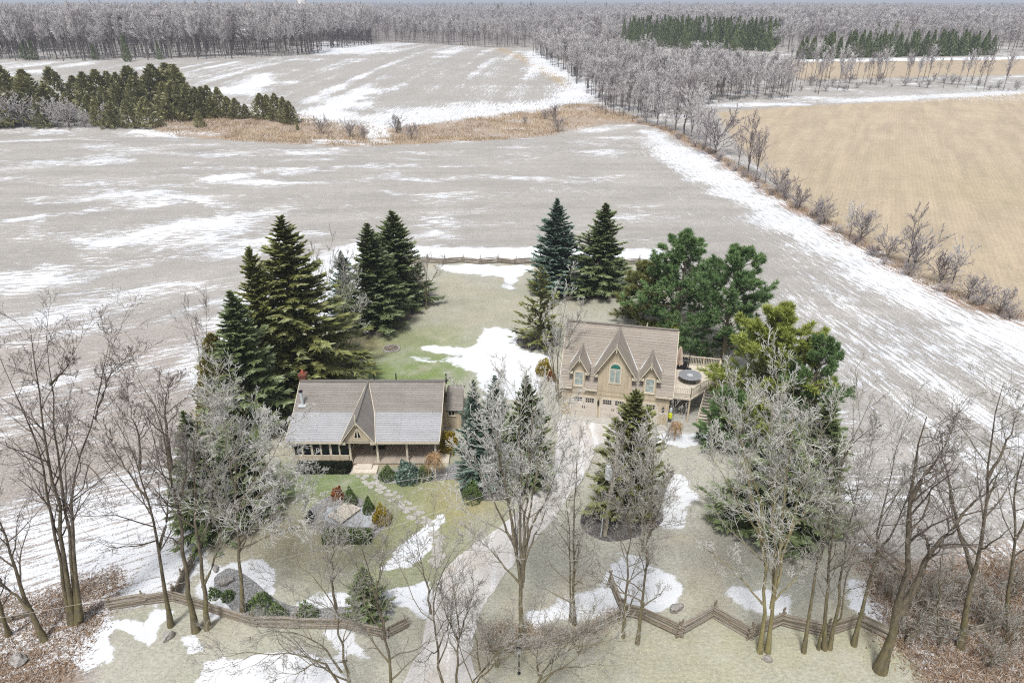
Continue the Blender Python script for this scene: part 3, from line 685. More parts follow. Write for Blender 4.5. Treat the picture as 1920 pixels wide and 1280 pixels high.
# ---- the garage
GA = math.radians(-12.265); GO = Vector((4.92, 58.63, 0))
garage = thing('garage', 'tan three door garage with steep brown roof, three pointed gables and raised side deck', 'garage', GO, GA)
def gloc(u, w, z=0): return GO+Matrix.Rotation(GA, 3, 'Z') @ Vector((u, w, z))
W_, E_, RZ, RW = 10.36, 3.72, 8.3, 4.0
MB().box(0, W_, 0, 8.0, 0, E_).build('wall', M['siding'], garage)
for uu in (0, W_-.12):
    MB().extrude([(uu, 0, E_), (uu, 8, E_), (uu, 4, RZ-.15)], (.12, 0, 0)).build('gable_wall', M['siding'], garage)
sl = (RZ-E_)/RW; ov = .35
roof_plane('roof', garage, M['shingle_garage'], (-.25, 1.0, E_+1.0*sl+.12), (W_+.3, 1.0, E_+1.0*sl+.12), (W_+.3, RW, RZ+.12), (-.25, RW, RZ+.12), course=.27)
for (a, b) in ((-.25, 1.0), (2.24, 3.44), (6.68, 7.76), (9.0, W_+.3)):
    roof_plane('lower_roof', garage, M['shingle_garage'], (a, -ov, E_-ov*sl+.12), (b, -ov, E_-ov*sl+.12), (b, 1.02, E_+1.02*sl+.118), (a, 1.02, E_+1.02*sl+.118), course=.27)
roof_plane('roof', garage, M['shingle_garage'], (W_+.3, 8+ov, E_-ov*sl+.12), (-.25, 8+ov, E_-ov*sl+.12), (-.25, RW, RZ+.12), (W_+.3, RW, RZ+.12), course=.27)
MB().bar((-.25, RW, RZ+.16), (W_+.3, RW, RZ+.16), .3, .06).build('ridge_cap', M['shingle_garage'], garage)
for uu in (-.27, W_+.32):
    MB().bar((uu, -ov, E_-ov*sl), (uu, RW, RZ), .06, .2).build('barge_board', M['trim'], garage)
for (a, b) in ((-.25, 1.0), (2.24, 3.44), (6.68, 7.76), (9.0, W_+.3)):
    MB().box(a, b, -ov-.05, -ov+.03, E_-ov*sl-.12, E_-ov*sl+.10).build('eave_board', M['trim'], garage)
MB().tube([(7.6, 4.7, RZ-.5), (7.6, 4.7, RZ+.35)], [.12, .02], 8).build('vent_pipe', M['trim'], garage)
def gable(uc, half, zb, za, wall_half, big):
    rw = (za-E_)/sl
    A = (uc-half, -.38, zb); D = (uc+half, -.38, zb); B = (uc, -.38, za); C = (uc, min(rw+.02, RW), za+.02)
    wb = (zb-E_)/sl
    KL = (uc-half, wb-.02, zb+.12); KR = (uc+half, wb-.02, zb+.12)
    for (P0, K, sgn) in ((A, KL, -1), (D, KR, 1)):
        roof_tri('gable_roof', garage, M['shingle_garage'], [(P0, B, C), (P0, C, K)], (B[0]-P0[0], 0, B[2]-P0[2]))
        MB().bar((K[0], K[1], K[2]+.04), (C[0], C[1], C[2]+.05), .10, .04).build('valley_flashing', M['metal'], garage)
        MB().bar((P0[0], -.41, P0[2]-.1), (uc, -.41, za-.1), .06, .22, (0, -1, 0)).build('barge_board', M['trim'], garage)
        x0, x1 = sorted((P0[0], P0[0]-sgn*.42)); MB().box(x0, x1, -.4, .05, zb-.22, zb+.02).build('eave_return', M['trim'], garage)
    MB().bar((uc, -.4, za+.03), C[:2]+(C[2]+.03,), .17, .05).build('ridge_cap', M['shingle_garage'], garage)
    zs = lambda x: za-.12-(za-zb)*abs(x-uc)/half
    MB().extrude([(uc-wall_half, -.025, E_-.6), (uc+wall_half, -.025, E_-.6), (uc+wall_half, -.025, zs(uc+wall_half)), (uc, -.025, za-.12), (uc-wall_half, -.025, zs(uc-wall_half))], (0, max(.4, 0), 0)).build('gable_face', M['siding'], garage)
    for sgn in (-1, 1):     # cheeks that run back into the roof
        xx = uc+sgn*wall_half
        MB().extrude([(xx, .375, E_), (xx, .375, zs(xx)), (xx, (zs(xx)-E_)/sl, zs(xx))], (-sgn*.06, 0, 0)).build('dormer_cheek', M['siding'], garage)
    MB().box(uc-.045, uc+.045, -.47, -.38, za-.75 if big else za-.55, za+.12).build('pendant', M['trim'], garage)
    return zs
zs = gable(5.06, 2.05, 5.0, 8.28, 1.62, True)
for uc in (1.62, 8.38): gable(uc, 1.0, 5.1, 6.72, .62, False)
battens(garage, 3.5, 6.65, -.03, 2.85, lambda x: zs(x)-.05, .3, skip=[(4.35, 5.75, 4.0, 6.35)])
battens(garage, 0, W_, -.002, .0, 2.7, .3, skip=[(.9, 3.52, 0, 2.42), (3.75, 6.48, 0, 2.42), (6.78, 9.4, 0, 2.42)])
battens(garage, 0, 3.4, -.002, 2.85, 3.35, .3); battens(garage, 6.7, W_, -.002, 2.85, 3.35, .3)
MB().box(-.02, W_+.02, -.05, -.002, 2.68, 2.84).build('belt_board', M['siding'], garage)
for uu in (-.03, W_-.1): MB().box(uu, uu+.13, -.04, .1, 0, 3.3).build('corner_board', M['siding'], garage)
# arched window
aw = MB(); pts = [(4.45, 4.05), (5.67, 4.05), (5.67, 5.75)]+[(5.06+.61*math.cos(t), 5.75+.61*math.sin(t)) for t in np.linspace(.2, math.pi-.2, 9)]+[(4.45, 5.75)]
aw.extrude([(p[0], -.09, p[1]) for p in pts], (0, .06, 0)); aw = aw.build('arched_window', M['trim'], garage)
for s_ in (-1, 1): MB().box(5.06+min(s_*.05, s_*.46), 5.06+max(s_*.05, s_*.46), -.105, -.09, 4.22, 5.6).build('pane', M['glass_pale'], aw)
MB().extrude([(5.06+.47*math.cos(t), -.105, 5.72+.47*math.sin(t)) for t in np.linspace(0, math.pi, 11)], (0, .014, 0)).build('arched_pane', M['glass_green'], aw)
for uc in (1.62, 8.38): window(garage, (uc, -.03, 4.25), .72, 1.35, .13, 'glass_pale', 0, 1)
# garage doors
def gdoor(u0, w):
    c = .32; h = 2.25; ol = lambda e: [(u0-e, 0), (u0+w+e, 0), (u0+w+e, h-c+e*.6), (u0+w-c+e*.6, h+e), (u0+c-e*.6, h+e), (u0-e, h-c+e*.6)]
    d = MB().extrude([(a, -.05, z+.001) for a, z in ol(0)], (0, .045, 0)).build('garage_door', M['door'], garage)
    fr = MB(); o, i_ = ol(.13), ol(0)
    for k in range(1, 6):
        p, q = o[k], o[(k+1) % 6]; r, s2 = i_[(k+1) % 6], i_[k]
        fr.extrude([(p[0], -.08, p[1]), (q[0], -.08, q[1]), (r[0], -.08, r[1]), (s2[0], -.08, s2[1])], (0, .07, 0))
    fr.build('door_casing', M['trim'], d)
    for k in range(1, 4): MB().box(u0+.02, u0+w-.02, -.058, -.05, h*k/4-.012, h*k/4+.012).build('panel_groove', M['siding'], d)
    for k in (0, 1):
        x0 = u0+.22+k*(w/2-.05); ww = w/2-.42
        win = MB().box(x0, x0+ww, -.062, -.05, h-.52, h-.1).build('door_window', M['glass'], d)
        for j in range(1, 4): MB().box(x0+ww*j/4-.018, x0+ww*j/4+.018, -.072, -.058, h-.52, h-.1).build('muntin', M['door'], win)
        MB().box(x0, x0+ww, -.071, -.058, h-.33, h-.295).build('muntin', M['door'], win)
    for s_ in (-1, 1): MB().box(u0+w/2+s_*.09-.03, u0+w/2+s_*.09+.03, -.09, -.05, 1.0, 1.26).build('handle', M['black'], d)
for u0 in (.98, 3.87, 6.85): gdoor(u0, 2.45)
for uu in (3.64, 9.85):
    l_ = MB().tube([(uu, -.16, 1.55), (uu, -.16, 1.62), (uu, -.16, 1.95), (uu, -.16, 2.1)], [.05, .09, .11, .03], 8).build('wall_lantern', M['black'], garage)
    MB().box(uu-.03, uu+.03, -.16, .0, 2.05, 2.1).build('bracket', M['black'], l_)
# raised deck
DK = [(W_+.02, .85), (12.38, .85), (15.0, 4.6), (15.5, 7.6), (15.2, 8.0), (W_+.02, 8.0)]; dz = 2.9
MB().extrude([(u, w, dz-.12) for u, w in DK], (0, 0, -.18)).build('deck_frame', M['trim'], garage)
dm = MB(); w = .85
while w < 7.95:
    w2 = w+.135; wm = (w+w2)/2
    r = 12.38+(wm-.85)/(4.6-.85)*2.62 if wm < 4.6 else 15.0+(wm-4.6)/3.0*.5
    dm.box(W_+.02, min(r, 15.4)+.04, w, w2, dz-.118, dz-.06); w += .145
stuff(dm.build('deck_boards', M['plank'], garage))
runs = [((W_+.1, .93), (12.33, .93)), ((12.33, .93), (14.9, 4.62)), ((14.9, 4.62), (15.38, 7.6)), ((15.3, 7.85), (W_+.2, 7.85))]
bal_me = MB().box(-.022, .022, -.022, .022, 0, .78).mesh('baluster'); bal_me.materials.append(M['trim'])
for a, b in runs:
    a, b = Vector((*a, dz)), Vector((*b, dz)); L = (b-a).length; n = max(1, round(L/1.6))
    r1 = MB().bar(a+Vector((0, 0, .92)), b+Vector((0, 0, .92)), .12, .06).build('handrail', M['trim'], garage)
    MB().bar(a+Vector((0, 0, .07)), b+Vector((0, 0, .07)), .05, .06).build('bottom_rail', M['trim'], garage)
    for k in range(n+1):
        p = a+(b-a)*(k/n); MB().box(p.x-.05, p.x+.05, p.y-.05, p.y+.05, dz-.05, dz+1.02).build('rail_post', M['siding'], garage)
    nb = int(L/.16)
    for k in range(1, nb):
        p = a+(b-a)*(k/nb); link('baluster', bal_me, None, garage, (p.x, p.y, dz+.1))
for u, w in ((12.3, 1.0), (14.8, 4.6), (15.3, 7.7), (12.4, 7.8), (12.4, 4.5)):
    MB().box(u-.08, u+.08, w-.08, w+.08, 0, dz-.3).build('deck_post', M['siding'], garage)
    if u > 12.5: MB().bar((u, w, 1.6), (u-.75, w-.9, 2.6), .1, .12).build('deck_brace', M['siding'], garage)
# outside stair
sa, sb = Vector((13.6, 2.2, dz-.1)), Vector((13.35, -.9+1.6, .1))
for off in (0, 1.0):
    MB().bar(Vector((13.9+off, 3.2, dz-.2)), Vector((13.2+off, .6, .1)), .06, .26).build('stair_stringer', M['trim'], garage)
    MB().bar(Vector((13.9+off, 3.2, dz+.75)), Vector((13.2+off, .6, 1.0)), .06, .1).build('stair_rail', M['trim'], garage)
    MB().box(13.17+off, 13.27+off, .55, .65, 0, 1.05).build('stair_post', M['trim'], garage)
for k in range(12):
    t = k/12; p = Vector((13.2, .6, .15)).lerp(Vector((13.9, 3.2, dz-.15)), t); MB().box(p.x+.03, p.x+.97, p.y-.02, p.y+.24, p.z, p.z+.05).build('stair_tread', M['plank'], garage)
# patio under the deck and apron in front
structure(MB().extrude([(*gloc(10.45, -.9)[:2], .036), (*gloc(14.4, -.6)[:2], .036), (*gloc(15.8, 7.5)[:2], .036), (*gloc(10.45, 8.2)[:2], .036)], (0, 0, .02)).build('patio', M['flag']))
structure(MB().extrude([(*gloc(.6, -1.0)[:2], .036), (*gloc(10.4, -1.0)[:2], .036), (*gloc(10.4, -.02)[:2], .036), (*gloc(.6, -.02)[:2], .036)], (0, 0, .02)).build('garage_apron', M['flag']))
# things on the deck
t_ = thing('patio_table', 'round grey patio table with black legs standing on the garage deck', 'table', gloc(12.25, 4.2, dz-.06), GA)
MB().tube([(0, 0, .70), (0, 0, .74)], [1.12, 1.14], 32).build('tabletop', M['slate'], t_); MB().tube([(0, 0, .742), (0, 0, .75)], [.3, .3], 20).build('lazy_susan', M['metal'], t_)
MB().tube([(0, 0, .62), (0, 0, .70)], [.7, .75], 20).build('apron', M['black'], t_)
for k in range(4):
    a = math.pi/4+k*math.pi/2; MB().tube([(.6*math.cos(a), .6*math.sin(a), .66), (.72*math.cos(a), .72*math.sin(a), .3), (.66*math.cos(a), .66*math.sin(a), 0)], [.05, .04, .05], 6).build('leg', M['black'], t_)
u_ = thing('patio_umbrella', 'closed beige cantilever umbrella hanging from a black mast on the deck', 'umbrella', gloc(12.1, 6.6, dz-.06), GA)
MB().tube([(0, 0, 0), (.15, 0, 2.9)], .05, 8).build('mast', M['black'], u_); MB().tube([(.13, 0, 2.75), (-.55, 0, 1.9), (-.95, 0, 2.6)], .03, 6).build('arm', M['black'], u_)
MB().box(-.4, .4, -.4, .4, 0, .07).build('base', M['black'], u_)
cm = MB(); n = 14; prof = [(2.65, .05), (2.4, .17), (1.8, .27), (1.1, .33), (.75, .42), (.55, .36)]
for z, r in prof:
    for k in range(n*2):
        rr = r*(1 if k % 2 else .62)*(1+.12*math.sin(k*2.1+z)); cm.v.append((-.95+rr*math.cos(math.pi*k/n), rr*math.sin(math.pi*k/n), z+(.1*math.sin(k*1.3) if z < .7 else 0)))
for i in range(len(prof)-1):
    for k in range(n*2): cm.f.append((i*n*2+k, i*n*2+(k+1) % (n*2), (i+1)*n*2+(k+1) % (n*2), (i+1)*n*2+k))
cm.build('canopy', M['canvas'], u_)
g_ = thing('barbecue', 'black covered barbecue against the garage wall on the deck', 'barbecue', gloc(11.2, 6.9, dz-.06), GA)
MB().extrude([(-.75, -.35, 0), (-.75, .35, 0), (-.72, .35, .95), (-.6, .2, 1.15), (-.6, -.2, 1.15), (-.72, -.35, .95)], (1.5, 0, 0)).build('cover', M['black'], g_)
MB().tube([(-.45, -.37, .8), (.45, -.37, .8)], .025, 6).build('handle', M['metal'], g_)
f_ = thing('fluorescent_bag', 'lime yellow and white bag hanging by the garage corner', 'bag', gloc(10.62, .35, .7), GA)
MB().tube([(0, 0, 0), (0, 0, .12), (0, 0, .5), (0, 0, .6)], [.14, .22, .2, .1], 9).build('lower_bag', M['lime'], f_); MB().tube([(0, 0, .6), (0, 0, .75), (0, 0, 1.1), (0, 0, 1.2)], [.1, .17, .15, .05], 9).build('upper_bag', M['metal'], f_)
MB().bar((0, 0, 1.15), (-.25, 0, 1.2), .04, .04).build('hook', M['black'], f_)

# ------------------------------------------------------------------ utility pole, wire, lamp post, stump posts
pb = at(1134, 1003)
up_ = thing('utility_pole', 'leaning weathered utility pole with pale grey transformer, in front of the spruce bed', 'utility pole', pb)
tp = at_depth(1160, 826, pb[1]+.6)-pb
MB().tube([(0, 0, -.05), tuple(tp*.5), tuple(tp)], [.17, .15, .12], 10).build('pole', M['pole'], up_)
tr_c = Vector(tp*.70)+Vector((-.42, -.25, 0)); k_ = MB().tube([tr_c+Vector((0, 0, -.55)), tr_c+Vector((0, 0, -.5)), tr_c+Vector((0, 0, .45)), tr_c+Vector((0, 0, .6)), tr_c+Vector((0, 0, .64))], [.2, .3, .3, .2, .04], 14).build('transformer', M['metal'], up_)
MB().tube([tr_c+Vector((0, 0, .6)), tr_c+Vector((0, 0, .95))], [.06, .03], 7).build('bushing', M['metal'], k_); MB().bar(tr_c, Vector(tp*.70), .12, .2).build('bracket', M['metal'], k_)
MB().bar(Vector(tp*.93)+Vector((-.75, 0, 0)), Vector(tp*.93)+Vector((.35, 0, 0)), .09, .1).build('crossarm', M['pole'], up_)
MB().tube([(-.32, -.1, -.02), (-.24, -.1, 2.6)], .05, 7).build('guard_post', M['metal'], up_)
wa = Vector(pb)+Vector(tp*.93)+Vector((-.72, 0, .1)); 
for j, (ex, ey, ez, sag, lab) in enumerate([(-46, 27, 4.0, 3.2, 'lower frosted service wire running from the utility pole past the left fence'), (-46, 29.5, 9.5, 1.2, 'upper frosted service wire running from the utility pole over the pond')]):
    wb = Vector((ex, ey, ez)); pts = [wa.lerp(wb, k/40)-Vector((0, 0, sag*4*(k/40)*(1-k/40))) for k in range(41)]
    o = MB(); o.tube([p-Vector(pb) for p in pts], .008, 4); w_ = o.build('service_wire', M['wire']); w_.location = pb; tag(w_, lab, 'wire')
lb = at(973, 1262)
lp = thing('lamp_post', 'short black lamp post with lantern beside the driveway entrance shrubs', 'lamp post', lb)
MB().tube([(0, 0, 0), (0, 0, .1), (0, 0, .12), (0, 0, 1.75)], [.1, .1, .045, .04], 10).build('post', M['black'], lp)
ln = MB().tube([(0, 0, 1.75), (0, 0, 1.8), (0, 0, 2.15), (0, 0, 2.2)], [.06, .12, .17, .19], 6).build('lantern', M['metal'], lp); MB().tube([(0, 0, 2.2), (0, 0, 2.38), (0, 0, 2.45)], [.2, .05, .03], 6).build('lantern_roof', M['black'], ln)

# ------------------------------------------------------------------ split-rail fences
rail_me = []
for k in range(5):
    m = MB(); pr = [(.5+.0*i, 0) for i in range(3)]; n = 6; ring = [(R_.uniform(.75, 1.1)*math.cos(2*math.pi*i/n), R_.uniform(.65, 1.1)*math.sin(2*math.pi*i/n)) for i in range(n)]
    b = 0
    for j, x in enumerate((-.5, -.2, .15, .5)):
        oy, oz = R_.uniform(-.25, .25), R_.uniform(-.2, .2); s_ = (.8, 1, 1.0, .72)[j]
        for (a, c) in ring: m.v.append((x, a*s_+oy, c*s_+oz))
    for j in range(3):
        for i in range(n): m.f.append((j*n+i, j*n+(i+1) % n, (j+1)*n+(i+1) % n, (j+1)*n+i))
    m.f += [tuple(range(n)), tuple(range(4*n-1, 3*n-1, -1))]
    me = m.mesh('rail'); me.materials.append(M['rail']); rail_me.append(me)
def rail_fence(label, nodes, group, rails=7, h=1.15, post_h=1.5, stakes=True, thick=.075):
    nodes = [Vector(at(*p)) for p in nodes]; root = thing('rail_fence', label, 'fence', nodes[0], 0, group); o0 = nodes[0]
    for i in range(len(nodes)-1):
        a, b = nodes[i]-o0, nodes[i+1]-o0; d = b-a; L = d.length; an = math.atan2(d.y, d.x)
        for k in range(rails):
            z = .10+(h-.1)*(k+(.5 if i % 2 else 0))/rails
            o = link('rail', R_.choice(rail_me), None, root); c = (a+b)/2
            o.location = (c.x+R_.uniform(-.06, .06), c.y+R_.uniform(-.06, .06), z+R_.uniform(-.02, .02))
            o.rotation_euler = (R_.uniform(0, 6), R_.uniform(-.03, .03), an+R_.uniform(-.025, .025)); t = thick*R_.uniform(.8, 1.25); o.scale = (L+.45, t, t)
    if stakes:
        for i, nd in enumerate(nodes):
            p = nd-o0
            for s_ in ((-1, 1) if stakes == 2 else (0,)):
                m = MB(); lx = R_.uniform(-.08, .08); m.tube([(p.x+s_*.22, p.y+s_*.05, 0), (p.x-s_*.10+lx, p.y, post_h+R_.uniform(-.1, .12))], [.075, .06], 6); m.build('fence_post', M['rail'], root)
    return root
rail_fence('zigzag split rail fence along the right half of the front lawn', [(1144,1098),(1166,1152),(1203,1160),(1274,1194),(1336,1158),(1406,1198),(1464,1172),(1548,1192),(1609,1172),(1668,1200)], 'split rail fences in front', 7, 1.15, 1.55, 2, .09)
rail_fence('split rail fence half hidden by frosted shrubs right of the driveway', [(915,1225),(962,1222),(1030,1212),(1092,1196),(1160,1164)], 'split rail fences in front', 6, 1.05, 1.3, True, .09)
rail_fence('short split rail piece at the leaf bed beside the driveway', [(897,1178),(918,1212)], 'split rail fences in front', 5, .8, 1.0, False, .08)
rail_fence('split rail fence between the driveway and the boxwood bed', [(762,1176),(722,1196),(632,1178),(555,1178),(478,1174),(392,1146),(330,1128)], 'split rail fences in front', 6, 1.0, 1.25, True, .085)
rail_fence('straight split rail fence behind the three trees on the left roadside', [(330,1124),(272,1133),(208,1143)], 'split rail fences in front', 6, 1.05, 1.3, True, .085)
rail_fence('short split rail fence turning back from the left corner', [(330,1122),(345,1092),(362,1064)], 'split rail fences in front', 6, 1.05, 1.3, True, .085)
rail_fence('low broken rail fence among the leaf litter at the left edge', [(50,1156),(20,1166),(-20,1170),(-60,1172)], 'split rail fences in front', 4, .6, .8, False, .08)
rail_fence('rail fence under the dead brush at the lower right', [(1700,1205),(1755,1172),(1820,1190),(1900,1170),(1960,1190)], 'split rail fences in front', 5, .9, 1.1, True, .085)
rail_fence('grey rail fence closing the back lawn before the stubble field', [(x, 493+(x-760)*.008+(1.5 if k % 2 else -1.5)) for k, x in enumerate(range(736, 1260, 33))], None, 5, 1.0, 1.45, True, .085)

# ------------------------------------------------------------------ pond, bridge, stones, path
structure(outline_sheet('pond', [(604,968),(612,950),(632,944),(650,950),(668,948),(700,966),(704,978),(694,988),(660,988),(640,986),(616,980)], .05, M['ice'], .03))
bc = [at(*p) for p in ((617,974),(655,946),(674,957),(637,984))]
b0 = sum(bc)/4; br_ = thing('garden_bridge', 'pale plank footbridge lying across the frozen pond', 'footbridge', (b0[0], b0[1], .05))
ba = Vector((bc[0]+bc[3])/2-b0); bb = Vector((bc[1]+bc[2])/2-b0); ba.z = bb.z = 0; ax = (bb-ba).normalized(); sd_ = Vector((-ax.y, ax.x, 0)); LB = (bb-ba).length
for s_ in (-1, 1): MB().bar(ba+sd_*s_*.62+Vector((0, 0, .12)), bb+sd_*s_*.62+Vector((0, 0, .12)), .1, .2).build('beam', M['pole'], br_)
nb = int(LB/.17)
for k in range(nb):
    c = ba+ax*(LB*(k+.5)/nb)+Vector((0, 0, .25+R_.uniform(-.005, .005))); MB().bar(c-sd_*.78, c+sd_*.78, .15, .045).build('plank', M['plank'], br_)
def rock_mesh(seed, flat=.65):
    r = np.random.default_rng(seed); bm = bmesh.new(); bmesh.ops.create_icosphere(bm, subdivisions=2, radius=1)
    for v in bm.verts:
        n = v.co.normalized(); k = 1+.22*math.sin(3*n.x+seed)+.2*math.cos(4*n.y+seed*1.7)+.12*math.sin(6*n.z+seed)+r.uniform(-.07, .07); v.co = Vector((n.x*k, n.y*k*.85, n.z*k*flat))
    me = bpy.data.meshes.new('rock'); bm.to_mesh(me); bm.free(); me.materials.append(M['rock']); return me
rocks = [rock_mesh(i) for i in range(5)]
for px, py, r, lab in [(314,1196,.42,'dark grey boulder lying on the roadside grass by the fence'),(425,1092,.5,'mossy boulder on the snow in the corner garden'),(1268,1142,.45,'round pale boulder on the snow behind the zigzag fence'),(1437,1236,.32,'small grey rock at the foot of the mossy forked trees'),(36,1240,.5,'dark stone half buried in litter at the lower left edge'),(405,1068,.3,'small snow-dusted stone at the back of the corner garden')]:
    p = at(px, py); o = link('boulder', R_.choice(rocks), None, None, (p[0], p[1], r*.35)); o.scale = (r, r, r); o.rotation_euler = (0, 0, R_.uniform(0, 6)); tag(o, lab, 'rock')
edge = thing('pond_edging', 'rim of small grey field stones round the frozen pond', 'stone edging', (b0[0], b0[1], 0))
ring = poly([(600,970),(606,952),(622,942),(645,942),(662,944),(685,950),(704,964),(712,978),(702,992),(680,998),(650,996),(622,992),(606,984)])
for k in range(90):
    t = k/90*len(ring); i = int(t); q = ring[i]+(ring[(i+1) % len(ring)]-ring[i])*(t-i); r = R_.uniform(.13, .27)
    o = link('stone', R_.choice(rocks), None, edge, (q[0]-b0[0]+R_.uniform(-.28, .28), q[1]-b0[1]+R_.uniform(-.28, .28), .05+r*.2)); o.scale = (r, r, r); o.rotation_euler = (0, 0, R_.uniform(0, 6))
fp_ = at(734, 654); fpit = thing('fire_pit', 'round stone fire pit ring set in the back lawn', 'fire pit', fp_)
for k in range(18):
    a = 2*math.pi*k/18; o = link('stone', rocks[k % 5], None, fpit, (.95*math.cos(a), .95*math.sin(a), .07)); o.scale = (.2, .15, .14); o.rotation_euler = (0, 0, a+1.57)
MB().tube([(0, 0, .02), (0, 0, .06)], [.8, .8], 18).build('ash_bed', M['mulchbrown'], fpit)
for k in range(4): MB().bar((-.5+.2*k, -.3+.1*k, .1), (.4-.1*k, .35-.15*k, .14), .1, .1).build('log', M['rail'], fpit)
# stepping stones
path = bpy.data.objects.new('garden_path', None); COL.objects.link(path); path['kind'] = 'structure'
line = [(686,890),(694,902),(706,912),(722,920),(745,935),(760,948),(775,960),(785,972),(795,985)]
line2 = [(815,1000),(822,1015),(818,1030),(828,1042),(812,1052)]
def flag(px, py, r):
    p = at(px, py); n = R_.randint(5, 7); a0 = R_.uniform(0, 6); m = MB()
    ol = [(p[0]+r*R_.uniform(.75, 1.2)*math.cos(a0+2*math.pi*i/n), p[1]+r*R_.uniform(.6, .95)*math.sin(a0+2*math.pi*i/n), .012) for i in range(n)]
    m.extrude(ol, (0, 0, .035+R_.uniform(0, .008))).build('flagstone', M['flag'], path)
for i in range(len(line)-1):
    for k in range(5):
        t = (k+.3)/5; x = line[i][0]+(line[i+1][0]-line[i][0])*t; y = line[i][1]+(line[i+1][1]-line[i][1])*t
        s_ = (-1, 1, 0, -1, 1)[k]; flag(x+s_*R_.uniform(8, 14)*(1 if i > 0 else 1.2)+R_.uniform(-3, 3), y+R_.uniform(-3, 3), R_.uniform(.22, .38))
for x, y in line2: flag(x, y, .5); flag(x+R_.uniform(-14, 14), y+8, .38)
# water tower beyond the wood
wy = 760.0; wp = at_depth(566, 12, wy)
tw = thing('water_tower', 'plain white water tower rising beyond the frosted wood', 'water tower', (wp[0], wy, 8.0))
MB().tube([(0, 0, 0), (0, 0, wp[2]-12), (0, 0, wp[2]-8.0), (0, 0, wp[2]+4)], [4.6, 4.6, 4.8, 4.8], 24).build('tank', M['towerwhite'], tw)
MB().tube([(0, 0, wp[2]+4), (0, 0, wp[2]+6)], [4.9, 2], 24).build('tank_roof', M['towerwhite'], tw)
# ------------------------------------------------------------------ plant builders (vectorised)
def norm(a): return a/np.maximum(np.linalg.norm(a, axis=-1, keepdims=True), 1e-9)
class Tubes:
    def __init__(s): s.V = []; s.F = []; s.L = []; s.n = 0
    def add(s, P, Rd, lev, k):
        """P (m,n,3) polylines, Rd (m,n) radii, lev (m,n)"""
        m, n, _ = P.shape
        T = np.empty_like(P); T[:, 1:-1] = P[:, 2:]-P[:, :-2]; T[:, 0] = P[:, 1]-P[:, 0]; T[:, -1] = P[:, -1]-P[:, -2]; T = norm(T)
        ref = np.where(np.abs(T[..., 2:3]) > .9, np.array([1., 0, 0]), np.array([0, 0, 1.]))
        A = norm(np.cross(T, ref)); B = np.cross(T, A)
        th = np.arange(k)*2*np.pi/k
        V = P[:, :, None]+Rd[:, :, None, None]*(A[:, :, None]*np.cos(th)[None, None, :, None]+B[:, :, None]*np.sin(th)[None, None, :, None])
        idx = s.n+np.arange(m*n*k).reshape(m, n, k)
        a = idx[:, :-1]; b = np.roll(a, -1, 2); d = idx[:, 1:]; c = np.roll(d, -1, 2)
        s.F.append(np.stack([a, b, c, d], -1).reshape(-1, 4)); s.V.append(V.reshape(-1, 3)); s.L.append(np.repeat(lev.reshape(-1), k)); s.n += m*n*k
    def mesh(s, name, smooth=True): return mesh_np(name, np.concatenate(s.V), np.concatenate(s.F), {'lev': np.concatenate(s.L)}, smooth=smooth)
def extend(g, P0, D, L, n, wander, trop):
    P = [P0]; d = norm(D)
    for k in range(n-1):
        d = norm(d+g.normal(size=d.shape)*wander+np.array([0, 0, trop])); P.append(P[-1]+d*(L/(n-1))[:, None])
    return np.stack(P, 1)
def spawn(g, P, Rd, L, kids, tmin, ang, ratio, rr=.55, tpow=1.0, flat=0.0):
    m, n, _ = P.shape
    t = tmin+(1-tmin)*((np.arange(kids)[None]+g.random((m, kids)))/kids)**tpow
    x = t*(n-1)*.999; i = x.astype(int); f = (x-i)[..., None]; M_ = np.arange(m)[:, None]
    p = P[M_, i]*(1-f)+P[M_, i+1]*f; T = norm(P[M_, i+1]-P[M_, i]); r = Rd[M_, i]*(1-f[..., 0])+Rd[M_, i+1]*f[..., 0]
    az = g.random((m, kids))*6.283+np.arange(kids)[None]*2.4
    ref = np.where(np.abs(T[..., 2:3]) > .9, np.array([1., 0, 0]), np.array([0, 0, 1.])); A = norm(np.cross(T, ref)); B = np.cross(T, A)
    a = ang*(.7+.6*g.random((m, kids)))[..., None]
    D = T*np.cos(a)+(A*np.cos(az)[..., None]+B*np.sin(az)[..., None]*(1-flat))*np.sin(a)
    ln = L[:, None]*ratio*(1.15-.65*t)*(.6+.8*g.random((m, kids)))
    return p.reshape(-1, 3), D.reshape(-1, 3), ln.reshape(-1), (r*rr).reshape(-1)
def resample(pts, n):
    pts = np.array(pts, float); d = np.r_[0, np.cumsum(np.linalg.norm(np.diff(pts, axis=0), axis=1))]
    t = np.linspace(0, d[-1], n); P = np.stack([np.interp(t, d, pts[:, i]) for i in range(3)], 1)
    for _ in range(2): P[1:-1] = .25*P[:-2]+.5*P[1:-1]+.25*P[2:]
    return P, d[-1]
